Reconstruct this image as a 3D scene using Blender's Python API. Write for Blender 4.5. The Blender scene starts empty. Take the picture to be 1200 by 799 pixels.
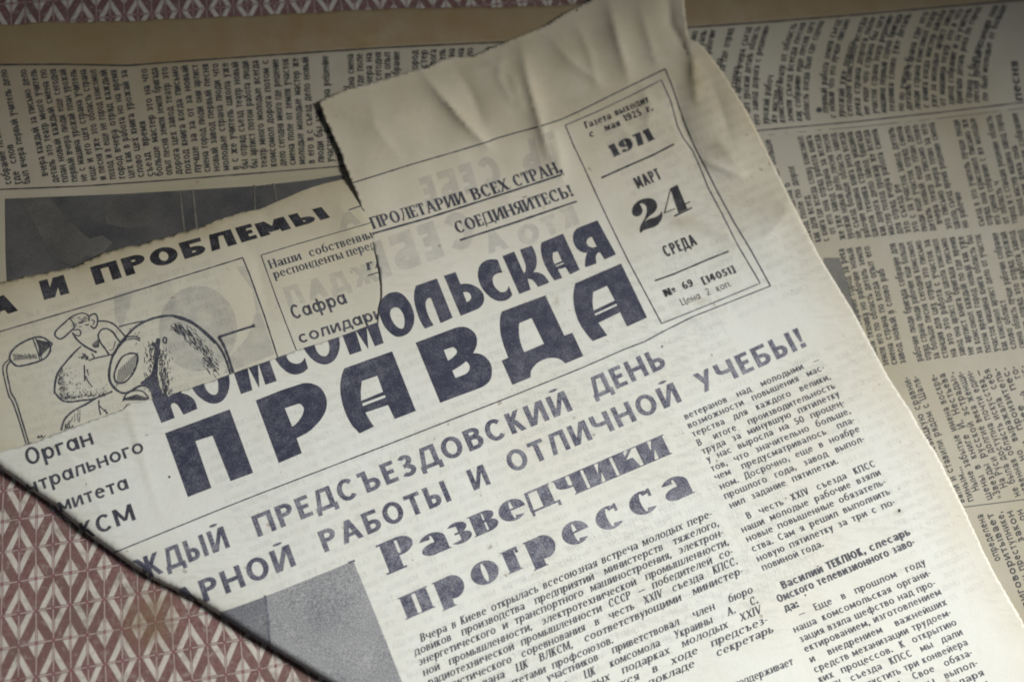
import bpy, math, random
import numpy as np
from mathutils import Matrix, Vector
from mathutils.geometry import delaunay_2d_cdt

random.seed(7)
rng = np.random.default_rng(7)
S = bpy.context.scene
COL = S.collection

# ---------------------------------------------------------------- camera (a tilted 36 mm shot of a table from 0.3 m)
FPX, D0, TILT = 1190.0, 0.2975, math.radians(19.6)
HX, HY = 0.300, 0.954
nc = np.array([math.sin(TILT)*HX, math.sin(TILT)*HY, math.cos(TILT)]); nc /= np.linalg.norm(nc)
ex = np.array([1, 0, 0]) - nc*nc[0]; ex /= np.linalg.norm(ex)
ey = np.cross(nc, ex)
RW = np.array([ex, ey, nc])
CAM = RW @ np.array([0, 0, D0])
cam_data = bpy.data.cameras.new('camera')
cam = bpy.data.objects.new('camera', cam_data); COL.objects.link(cam)
m = Matrix.Identity(4)
for i in range(3):
    for j in range(3): m[i][j] = RW[i][j]
    m[i][3] = CAM[i]
cam.matrix_world = m
cam_data.sensor_width = 36.0
cam_data.lens = 36.0*FPX/1200.0
cam_data.clip_start = 0.01; cam_data.clip_end = 10
cam_data.dof.use_dof = True
cam_data.dof.aperture_fstop = 7.0
S.camera = cam

# ---------------------------------------------------------------- world, lamps, exposure
w = bpy.data.worlds.new('World'); S.world = w; w.use_nodes = True
bg = w.node_tree.nodes['Background']
bg.inputs[0].default_value = (0.80, 0.88, 1.0, 1); bg.inputs[1].default_value = 0.055

def lamp_at(name, loc, target, energy, size, color, cone=None, blend=1.0):
    if cone:
        d = bpy.data.lights.new(name, 'SPOT'); d.spot_size = math.radians(cone); d.spot_blend = blend; d.shadow_soft_size = size
    else:
        d = bpy.data.lights.new(name, 'AREA'); d.shape = 'DISK'; d.size = size
    d.energy = energy; d.color = color
    o = bpy.data.objects.new(name, d); COL.objects.link(o)
    o.location = loc
    o.rotation_euler = (Vector(target)-Vector(loc)).to_track_quat('-Z', 'Y').to_euler()
    return o
lamp_at('desk_lamp', (0.72, 0.02, 0.62), (0.0, -0.142, 0.0), 70.0, 0.12, (1.0, 0.995, 0.97), cone=35.5)
S.view_settings.view_transform = 'Standard'; S.view_settings.look = 'None'
S.view_settings.exposure = 0.0; S.view_settings.gamma = 1.0
S.cycles.filter_width = 1.9
S.cycles.max_bounces = 5
S.cycles.transparent_max_bounces = 12

# ---------------------------------------------------------------- measuring: photo measurement -> point on the table
def plane(p):
    """measured point(s) -> metres on the table plane z=0"""
    p = np.asarray(p, float).reshape(-1, 2)
    v = np.stack([(p[:, 0]-600)/FPX, -(p[:, 1]-399.5)/FPX, -np.ones(len(p))], 1) @ RW.T
    k = -CAM[2]/v[:, 2]
    q = CAM + v*k[:, None]
    return q[:, :2]
def raised(p, h):
    """measured point(s) lying h metres above the table (parallax of the height taken out)"""
    q = plane(p)
    h = np.broadcast_to(np.asarray(h, float), (len(q),))
    xy = q + (CAM[:2]-q)*(h/CAM[2])[:, None]
    return np.concatenate([xy, h[:, None]], 1)

foc = raised([(640, 520)], 0.004)[0]
cam_data.dof.focus_distance = float(np.dot(foc-CAM, -(RW @ np.array([0, 0, 1.0]))))

# ---------------------------------------------------------------- heights (given in mm, over measured positions)
def sst(a, b, x):
    t = np.clip((x-a)/(b-a), 0, 1); return t*t*(3-2*t)
def seg_d(x, y, x0, y0, x1, y1):
    dx, dy = x1-x0, y1-y0; L = dx*dx+dy*dy
    t = np.clip(((x-x0)*dx+(y-y0)*dy)/L, 0, 1)
    return np.hypot(x-x0-t*dx, y-y0-t*dy), t
def poly_d(x, y, pts):
    best = np.full(np.shape(x), 1e9); n = len(pts)-1; tt = np.zeros(np.shape(x))
    for i in range(n):
        d, t = seg_d(x, y, *pts[i], *pts[i+1])
        m_ = d < best; best = np.where(m_, d, best); tt = np.where(m_, (i+t)/n, tt)
    return best, tt
def crease(x, y, pts, A, wd, sharp=1.12, taper=True):
    d, t = poly_d(x, y, pts)
    env = np.sin(np.pi*np.clip(t*0.92+0.04, 0, 1))**0.6 if taper else 1.0
    return A*env*np.exp(-(d/wd)**sharp)
def waves(x, y, sc, seed, octv=3):
    r = np.random.default_rng(seed); o = 0
    for k in range(octv):
        for j in range(4):
            a = r.uniform(0, 2*np.pi); f = (2**k)/sc*r.uniform(.7, 1.3); ph = r.uniform(0, 6.28)
            o = o + np.sin((x*np.cos(a)+y*np.sin(a))*f*6.283+ph)/(4*1.9**k)
    return o
FOLD = [(-70, 500), (-30, 524), (4, 552), (30, 570), (60, 590), (100, 624), (150, 660), (180, 679), (235, 706), (300, 748), (385, 799), (480, 858), (560, 905)]
CTOP = [(-90, 352), (-40, 340), (0, 331), (30, 324), (60, 318), (85, 313), (105, 304), (120, 296), (140, 291), (165, 286), (200, 276), (236, 265), (262, 254), (285, 247), (305, 242), (329, 230), (350, 220), (364, 214), (385, 208), (420, 198), (470, 186), (540, 170)]
def base_h(x, y):
    b = 3.7 - 0.9*sst(420, 1050, x+0.3*y) + 0.22*waves(x, y, 420, 3, 2)
    b = b - 0.9*np.exp(-poly_d(x, y, FOLD)[0]/40.0)
    b = b + 0.035*waves(x, y, 70, 12, 2)
    return b
def fold_drop(x, y, R=9.0, H=2.3):
    d = poly_d(x, y, FOLD)[0]
    t = np.clip(1-d/R, 0, 1)
    return H*(1-np.sqrt(np.clip(1-t*t, 0, 1)))
UNDER = [(447, 336), (443, 372), (443, 378), (395, 396), (347, 411), (267, 440), (225, 454), (150, 473), (145, 479), (60, 510), (0, 530), (-90, 560), (-90, 900), (700, 900), (700, 100), (374, 118), (395, 170), (418, 228), (435, 278)]
def h_cartoon(x, y):
    x = np.asarray(x, float); y = np.asarray(y, float)
    b = base_h(x, y)
    b = b - 1.5*inside(x, y, UNDER)*np.clip(poly_d(x, y, UNDER[-4:]+UNDER[:12])[0]/30, 0, 1)
    d = poly_d(x, y, CTOP)[0]
    t = np.clip(1-d/62.0, 0, 1)
    b = b + 0.7*np.exp(-((d-62)/40)**2) - 2.7*(1-np.sqrt(np.clip(1-(0.985*t)**2, 0, 1)))
    b = b + crease(x, y, [(150, 290), (200, 330), (215, 400)], 0.22, 12) + crease(x, y, [(262, 260), (300, 300), (318, 380)], -0.3, 12)
    b = b + crease(x, y, [(395, 235), (420, 290)], 0.4, 14) + crease(x, y, [(20, 345), (60, 400)], 0.2, 16)
    return (b - fold_drop(x, y))*1e-3
FLAP_CR = [
    ([(484, 70), (505, 98), (540, 138), (572, 172)], 1.5, 9),
    ([(528, 70), (552, 110), (568, 150)], -0.8, 12),
    ([(608, 40), (618, 90), (632, 140), (645, 190)], 1.5, 10),
    ([(640, 40), (672, 75), (712, 104)], 0.6, 8),
    ([(712, 0), (724, 45), (738, 96)], 1.4, 10),
    ([(560, 66), (600, 90), (612, 130)], 0.5, 10),
    ([(782, -10), (786, 30), (812, 72)], -1.1, 8),
    ([(803, 48), (812, 70), (816, 118)], 1.3, 8),
    ([(380, 122), (430, 128), (470, 140)], 0.35, 9),
    ([(655, 120), (700, 100), (755, 92)], -0.35, 14),
    ([(648, 150), (655, 180), (660, 215)], 0.6, 8),
    ([(790, 100), (800, 148), (826, 200)], -0.9, 14),
    ([(752, 100), (762, 128), (758, 160)], 0.5, 8),
    ([(822, 188), (850, 198), (874, 208)], 0.9, 7),
    ([(826, 262), (862, 284), (896, 280), (918, 256), (926, 232)], 1.0, 16),
    ([(840, 160), (858, 185), (874, 208)], 0.5, 10),
    ([(760, 215), (800, 262), (830, 262)], 0.35, 12),
    ([(785, 330), (812, 372), (850, 400)], 0.16, 5),
    ([(700, 130), (730, 150), (745, 180)], 0.3, 10),
    ([(580, 200), (600, 240), (640, 260)], 0.25, 18),
    ([(470, 160), (520, 180), (560, 176)], 0.2, 14),
    ([(770, 330), (780, 352), (800, 378)], -0.14, 5),
    ([(148, 470), (160, 520), (188, 604)], 0.12, 4),
    ([(520, 84), (560, 82), (600, 66)], 0.45, 6), ([(672, 20), (690, 60), (700, 100)], 0.5, 6), ([(590, 52), (584, 90), (600, 120)], 0.4, 6),
    ([(750, 10), (762, 50), (770, 78)], 0.6, 7), ([(430, 100), (440, 150), (470, 190)], 0.25, 8), ([(832, 90), (846, 130), (858, 170)], -0.5, 9),
    ([(740, 60), (780, 70), (812, 72)], 0.4, 6), ([(890, 215), (930, 250), (960, 310)], 0.35, 12),
    ([(60, 505), (100, 560), (140, 640)], 0.10, 6),
]
def h_front(x, y):
    b = base_h(x, y) + 0.17
    up = sst(0, 330, 380 - (y + 0.30*(x-600)))
    b = b + 0.8*up
    fz = 1.0 + 0.5*sst(300, 160, y)
    for pts, A, wd in FLAP_CR:
        b = b + crease(x, y, pts, A*fz, wd)
    b = b + 0.45*sst(300, 60, y + 0.25*(x-600))*waves(x, y, 95, 21, 2)
    k = 0.8*np.exp(-(poly_d(x, y, [(400, 178), (374, 118), (500, 78), (600, 44), (690, 0)])[0]/34)**2)
    b = b*(1-k) + (h_spread(x, y)*1e3+1.1)*k
    # top right corner curls up a little
    b = b + 1.5*np.exp(-(((x-850)/60)**2 + ((y-130)/70)**2))
    return (b - fold_drop(x, y))*1e-3
L1 = [(-100, 78), (0, 76), (75, 75.5), (150, 77), (200, 73), (300, 66), (450, 56), (600, 49), (800, 33), (900, 26), (1000, 18), (1200, 0), (1300, -10)]
L2 = [(-100, 224), (0, 222), (100, 218), (200, 211), (300, 203), (410, 194), (600, 180), (800, 163), (900, 152), (1000, 143), (1100, 132), (1200, 120), (1300, 109)]
def pl(pts, x):
    p = np.array(pts, float); return np.interp(x, p[:, 0], p[:, 1])
def h_spread(x, y):
    d2 = y - pl(L2, x)
    b = 0.9 + 0.25*waves(x, y, 500, 5, 2)
    b = b + np.where(d2 > 0, 1.5*np.exp(-(np.abs(d2)/70)**1.5), 1.5*np.exp(-(np.abs(d2)/95)**1.8))
    b = b - 0.5*np.exp(-((d2-6)/4)**2)
    d3 = y - (292 - 0.10*(x-930))
    b = b + 0.5*np.exp(-(d3/22)**2)*sst(880, 960, x)
    d1 = y - pl(L1, x)
    b = b + 0.7*np.exp(-((d1+30)/26)**2) - 0.35*np.exp(-((d1+2)/9)**2)
    b = b + crease(x, y, [(400, 40), (424, 46), (436, 47)], 0.4, 4) + crease(x, y, [(180, 30), (170, 60)], .2, 12)
    b = b + 0.05*waves(x, y, 80, 9, 2)
    return b*1e-3

# ---------------------------------------------------------------- materials
def new_mat(name):
    mt = bpy.data.materials.new(name); mt.use_nodes = True
    nt = mt.node_tree; nt.nodes.clear(); return mt, nt
class NB:
    def __init__(s, nt): s.nt = nt
    def n(s, t, **k):
        a = s.nt.nodes.new(t)
        for kk, v in k.items(): setattr(a, kk, v)
        return a
    def lk(s, a, b): s.nt.links.new(a, b)
    def put(s, sock, v):
        if hasattr(v, 'is_linked') or isinstance(v, bpy.types.NodeSocket): s.lk(v, sock)
        else: sock.default_value = v
    def m(s, op, a, b=None, c=None, clamp=False):
        q = s.n('ShaderNodeMath', operation=op, use_clamp=clamp)
        s.put(q.inputs[0], a)
        if b is not None: s.put(q.inputs[1], b)
        if c is not None: s.put(q.inputs[2], c)
        return q.outputs[0]
    def noise(s, vec, sc, det=3, rough=.55):
        q = s.n('ShaderNodeTexNoise'); s.lk(vec, q.inputs['Vector'])
        q.inputs['Scale'].default_value = sc; q.inputs['Detail'].default_value = det; q.inputs['Roughness'].default_value = rough
        return q.outputs['Fac']
    def ramp(s, f, lo, hi, a=0.0, b=1.0):
        q = s.n('ShaderNodeMapRange', clamp=True); s.put(q.inputs[0], f)
        q.inputs[1].default_value = lo; q.inputs[2].default_value = hi; q.inputs[3].default_value = a; q.inputs[4].default_value = b
        return q.outputs[0]
    def mix(s, f, a, b):
        q = s.n('ShaderNodeMix', data_type='RGBA'); s.put(q.inputs[0], f)
        for i, v in ((6, a), (7, b)):
            if isinstance(v, tuple): q.inputs[i].default_value = (*v, 1)
            else: s.lk(v, q.inputs[i])
        return q.outputs[2]
    def scaled(s, vec, xyz, rot=0.0):
        q = s.n('ShaderNodeMapping'); s.lk(vec, q.inputs[0]); q.inputs['Scale'].default_value = xyz; q.inputs['Rotation'].default_value = (0, 0, rot)
        return q.outputs[0]
    def bsdf(s, col, rough=.9, bump=None, spec=.2):
        p = s.n('ShaderNodeBsdfPrincipled'); s.put(p.inputs['Base Color'], col if not isinstance(col, tuple) else (*col, 1))
        p.inputs['Roughness'].default_value = rough; p.inputs['Specular IOR Level'].default_value = spec
        if bump is not None: s.lk(bump, p.inputs['Normal'])
        return p
    def bump(s, h, strength, dist):
        q = s.n('ShaderNodeBump'); s.lk(h, q.inputs['Height']); q.inputs['Strength'].default_value = strength; q.inputs['Distance'].default_value = dist
        return q.outputs[0]
    def out(s, sh):
        o = s.n('ShaderNodeOutputMaterial'); s.lk(sh, o.inputs[0])

def paper_mat(name, clean, yellow, ylo, yhi, ghost, ghost_rot, mott=1.0, aged_shaded=(.55, .47, .32)):
    mt, nt = new_mat(name); b = NB(nt)
    P = b.n('ShaderNodeNewGeometry').outputs['Position']
    big = b.noise(P, 16, 3, .5); mid = b.noise(P, 90, 4, .6); fine = b.noise(P, 1500, 3, .7)
    col = b.mix(b.ramp(big, ylo, yhi), clean, yellow)
    col = b.mix(b.ramp(mid, .30, .75, 0, .30*mott), col, (clean[0]*.80, clean[1]*.78, clean[2]*.70))
    # print of the other side showing faintly through the sheet
    g = b.noise(b.scaled(P, (200, 800, 1), ghost_rot), 1.0, 2, .5)
    gm = b.m('MULTIPLY', b.ramp(g, .50, .62), b.ramp(b.noise(P, 35, 1, .5), .42, .58))
    col = b.mix(b.m('MULTIPLY', gm, ghost), col, (.30, .30, .28))
    col = b.mix(b.ramp(fine, .35, .7, 0, .16), col, (clean[0]*.7, clean[1]*.7, clean[2]*.66))
    # foxing, rubbed stains, yellowing, and light falloff painted into the spread's colour
    at = b.n('ShaderNodeAttribute', attribute_name='stain').outputs['Fac']
    ag = b.n('ShaderNodeAttribute', attribute_name='age_and_shade').outputs['Fac']
    col = b.mix(b.m('MULTIPLY', ag, b.ramp(mid, .2, .7, .7, 1)), col, aged_shaded)
    st = b.m('MULTIPLY', at, b.ramp(b.noise(P, 170, 3, .6), .28, .62, .35, 1))
    col = b.mix(st, col, (.27, .22, .10))
    sp = b.ramp(b.noise(P, 420, 1, .5), .765, .80, 0, .5)
    col = b.mix(sp, col, (.20, .14, .07))
    hh = b.m('ADD', b.m('MULTIPLY', fine, .4), b.m('MULTIPLY', b.noise(P, 260, 4, .6), 1.0))
    bs = b.bsdf(col, .85, b.bump(hh, .35, .00022), .25)
    b.out(bs.outputs[0]); return mt
def ink_mat(name, col, thin=(.33, .33, .36), lo=.60, hi=.80, amt=.5, alpha=None, sc=2600):
    mt, nt = new_mat(name); b = NB(nt)
    P = b.n('ShaderNodeNewGeometry').outputs['Position']
    f = b.noise(P, sc, 2, .6); g = b.noise(P, 300, 3, .6)
    k = b.m('ADD', b.m('ADD', b.m('MULTIPLY', f, .5), b.m('MULTIPLY', g, .3)), b.m('MULTIPLY', b.noise(P, 48, 4, .6), .22))
    c = b.mix(b.ramp(k, lo-.12, hi-.12, 0, amt), col, thin)
    bs = b.bsdf(c, .65, None, .3)
    if alpha is None: b.out(bs.outputs[0])
    else:
        t = b.n('ShaderNodeBsdfTransparent'); mx = b.n('ShaderNodeMixShader')
        b.put(mx.inputs[0], b.m('MULTIPLY', alpha, b.ramp(b.noise(P, 220, 3, .6), .3, .6, .35, 1)))
        b.lk(t.outputs[0], mx.inputs[1]); b.lk(bs.outputs[0], mx.inputs[2]); b.out(mx.outputs[0])
    return mt

M_FRONT = paper_mat('front_paper', (.66, .665, .62), (.62, .605, .535), .50, .72, .15, -.42)
M_CART = paper_mat('inner_paper', (.56, .56, .49), (.50, .46, .35), .45, .68, .10, -.40)
M_SPREAD = paper_mat('old_paper', (.44, .415, .345), (.36, .325, .235), .40, .62, .10, 1.4, 1.3, (.25, .175, .085))  # last colour: margin brown, deepened to paint in the light falloff
M_INK = ink_mat('navy_ink', (.034, .037, .062), amt=.42)
M_INKB = ink_mat('headline_ink', (.050, .052, .085), amt=.8, lo=.56, hi=.76)
M_INKT = ink_mat('text_ink', (.042, .044, .058), amt=.38)
M_INKK = ink_mat('black_ink', (.020, .019, .022), amt=.3)
M_INKS = ink_mat('spread_ink', (.045, .045, .045), thin=(.20, .19, .165), amt=.35)
M_GHOST = ink_mat('show_through', (.17, .18, .24), alpha=.15, amt=.2)
M_GHOST2 = ink_mat('show_through_grey', (.24, .25, .29), alpha=.20, amt=.2)

def halftone(name, dark, light, lo, hi, big=60, bigamt=.5, sc=3200):
    mt, nt = new_mat(name); b = NB(nt)
    P = b.n('ShaderNodeNewGeometry').outputs['Position']
    f = b.noise(P, sc, 2, .7); g = b.noise(P, big, 4, .6)
    k = b.m('ADD', b.m('MULTIPLY', f, 1-bigamt), b.m('MULTIPLY', g, bigamt))
    b.out(b.bsdf(b.mix(b.ramp(k, lo, hi), dark, light), .75, None, .25).outputs[0]); return mt
M_PHOTO = halftone('halftone_grey', (.12, .125, .14), (.40, .40, .40), .36, .62, 60, .25)
M_PHOTOD = halftone('halftone_grey_dark', (.08, .085, .10), (.28, .28, .29), .38, .64, 60, .25)
M_DARK = halftone('dark_photo', (.042, .041, .043), (.115, .112, .105), .38, .66, 45, .6)
M_DARK2 = halftone('dark_photo_mid', (.052, .050, .048), (.13, .125, .112), .38, .66, 60, .5)
M_DARK3 = halftone('dark_photo_light', (.078, .074, .066), (.18, .17, .14), .35, .64, 80, .5)

# ---------------------------------------------------------------- mesh helpers
def link_mesh(name, V, F, mat, parent=None, smooth=False, uvs=None):
    me = bpy.data.meshes.new(name)
    V = np.asarray(V, np.float32); F = np.asarray(F, np.int32)
    n = F.shape[1]
    me.vertices.add(len(V)); me.vertices.foreach_set('co', V.ravel())
    me.loops.add(F.size); me.loops.foreach_set('vertex_index', F.ravel())
    me.polygons.add(len(F)); me.polygons.foreach_set('loop_start', np.arange(0, F.size, n, dtype=np.int32))
    me.polygons.foreach_set('loop_total', np.full(len(F), n, np.int32))
    me.update(calc_edges=True); me.validate()
    if smooth: me.polygons.foreach_set('use_smooth', np.ones(len(me.polygons), bool))
    me.materials.append(mat)
    o = bpy.data.objects.new(name, me); COL.objects.link(o)
    if parent is not None: o.parent = parent
    return o
def thing(name, label, cat, at):
    o = bpy.data.objects.new(name, None); COL.objects.link(o)
    o.empty_display_size = .02; o['label'] = label; o['category'] = cat
    q = plane([at])[0]; o.location = (q[0], q[1], 0)
    return o
def inside(px, py, poly):
    poly = np.asarray(poly, float); x0, y0 = poly[:, 0], poly[:, 1]; x1, y1 = np.roll(x0, -1), np.roll(y0, -1)
    r = np.zeros(len(px), bool)
    for a, b_, c, d in zip(x0, y0, x1, y1):
        if b_ == d: continue
        hit = ((b_ > py) != (d > py)) & (px < (c-a)*(py-b_)/(d-b_)+a)
        r ^= hit
    return r
def triangulate(shapes, extra=None):
    """shapes: list of (polygon, +1/-1) painted in order -> vertices, triangles"""
    vs, es = [], []
    for p, s in shapes:
        b0 = len(vs); vs += [Vector((float(a), float(b_))) for a, b_ in p]; n = len(p)
        es += [(b0+i, b0+(i+1) % n) for i in range(n)]
    if extra is not None and len(extra): vs += [Vector((float(a), float(b_))) for a, b_ in extra]
    v, e, f, *_ = delaunay_2d_cdt(vs, es, [], 0, 1e-6)
    V = np.array([(a.x, a.y) for a in v]); F = np.array([q for q in f if len(q) == 3], int)
    c = V[F].mean(1); keep = np.zeros(len(F), bool)
    for p, s in shapes:
        i = inside(c[:, 0], c[:, 1], p)
        keep[i] = s > 0
    F = F[keep]
    # consistent winding
    a, b_, c_ = V[F[:, 0]], V[F[:, 1]], V[F[:, 2]]
    ar = (b_[:, 0]-a[:, 0])*(c_[:, 1]-a[:, 1])-(b_[:, 1]-a[:, 1])*(c_[:, 0]-a[:, 0])
    F[ar < 0] = F[ar < 0][:, ::-1]
    return V, F
def gridpts(poly, step):
    p = np.asarray(poly, float); x0, y0 = p.min(0); x1, y1 = p.max(0)
    g = np.stack(np.meshgrid(np.arange(x0+step/2, x1, step), np.arange(y0+step/2, y1, step)), -1).reshape(-1, 2)
    g = g[inside(g[:, 0], g[:, 1], p)]
    d = poly_d(g[:, 0], g[:, 1], list(map(tuple, p))+[tuple(p[0])])[0]
    return g[d > step*.4] + rng.uniform(-.02, .02, (int((d > step*.4).sum()), 2))

# ---------------------------------------------------------------- print collector
OFF = 0.00007
class Print:
    def __init__(s, hfun, off=OFF, clip=None): s.V, s.F, s.n, s.h, s.off, s.clip = [], [], 0, hfun, off, clip
    def tris(s, V, F):
        V = np.asarray(V, float); F = np.asarray(F, int)
        if not len(F): return
        for it in range(6):
            a, b_, c = V[F[:, 0]], V[F[:, 1]], V[F[:, 2]]
            L = np.maximum(np.maximum(np.hypot(*(b_-a).T), np.hypot(*(c-b_).T)), np.hypot(*(a-c).T))
            big = L > 9.0
            if s.clip is not None:
                c_ = (a+b_+c)/3; big |= (L > 2.4) & (poly_d(c_[:, 0], c_[:, 1], FOLD[1:12])[0] < 11)
            if s.clip is not None:
                k3 = np.stack([s.clip(q[:, 0], q[:, 1]) for q in (a, b_, c)])
                big |= (k3.any(0) & ~k3.all(0)) & (L > 1.6)
            if not big.any(): break
            T = F[big]; n0 = len(V); A, B, C = V[T[:, 0]], V[T[:, 1]], V[T[:, 2]]; n = len(T)
            V = np.concatenate([V, (A+B)/2, (B+C)/2, (C+A)/2]); i = np.arange(n)
            ab, bc, ca = n0+i, n0+n+i, n0+2*n+i
            F = np.concatenate([F[~big], np.stack([T[:, 0], ab, ca], 1), np.stack([ab, T[:, 1], bc], 1), np.stack([ca, bc, T[:, 2]], 1), np.stack([ab, bc, ca], 1)])
        if s.clip is not None:
            c = V[F].mean(1); F = F[s.clip(c[:, 0], c[:, 1])]
        if len(F): s.V.append(V); s.F.append(F+s.n); s.n += len(V)
    def poly(s, shapes, step=9):
        if not isinstance(shapes[0][0][0], (tuple, list, np.ndarray)): shapes = [(shapes, 1)]
        V, F = triangulate(shapes, gridpts(shapes[0][0], step) if step else None)
        s.tris(V, F)
    def line(s, pts, w, step=4, w2=None, jit=0.0):
        p = np.array(pts, float)
        if len(p) == 2 or step: 
            q = [p[0]]
            for a, b_ in zip(p[:-1], p[1:]):
                n = max(1, int(np.hypot(*(b_-a))/(step or 1e9)))
                for k in range(1, n+1): q.append(a+(b_-a)*k/n)
            p = np.array(q)
        t = np.gradient(p, axis=0); L = np.hypot(t[:, 0], t[:, 1]); L[L == 0] = 1; nrm = np.stack([-t[:, 1]/L, t[:, 0]/L], 1)
        ww = np.linspace(w, w2 if w2 is not None else w, len(p))
        if jit: ww = ww*(1+rng.uniform(-jit, jit, len(p)))
        V = np.concatenate([p+nrm*ww[:, None]/2, p-nrm*ww[:, None]/2]); n = len(p)
        F = []
        for i in range(n-1): F += [(i, i+1, n+i+1), (i, n+i+1, n+i)]
        s.tris(V, F)
    def build(s, name, mat, parent):
        if not s.V: return None
        V = np.concatenate(s.V); F = np.concatenate(s.F)
        h = s.h(V[:, 0], V[:, 1]) + s.off
        W = raised(V, h)
        a, b_, c = W[F[:, 0]], W[F[:, 1]], W[F[:, 2]]
        z = np.cross(b_-a, c-a)[:, 2]; F[z < 0] = F[z < 0][:, ::-1]
        W = W - np.array(parent.location)
        return link_mesh(name, W, F, mat, parent)
def smooth_pts(pts, closed=False, n=4):
    p = [np.array(q, float) for q in pts]; N = len(p); out = []
    rg = range(N) if closed else range(N-1)
    for i in rg:
        p0 = p[(i-1) % N] if closed or i > 0 else p[i]; p1 = p[i]; p2 = p[(i+1) % N]; p3 = p[(i+2) % N] if closed or i+2 < N else p2
        for k in range(n):
            t = k/n
            out.append(.5*((2*p1)+(-p0+p2)*t+(2*p0-5*p1+4*p2-p3)*t*t+(-p0+3*p1-3*p2+p3)*t**3))
    if not closed: out.append(p[-1])
    return out

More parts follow.
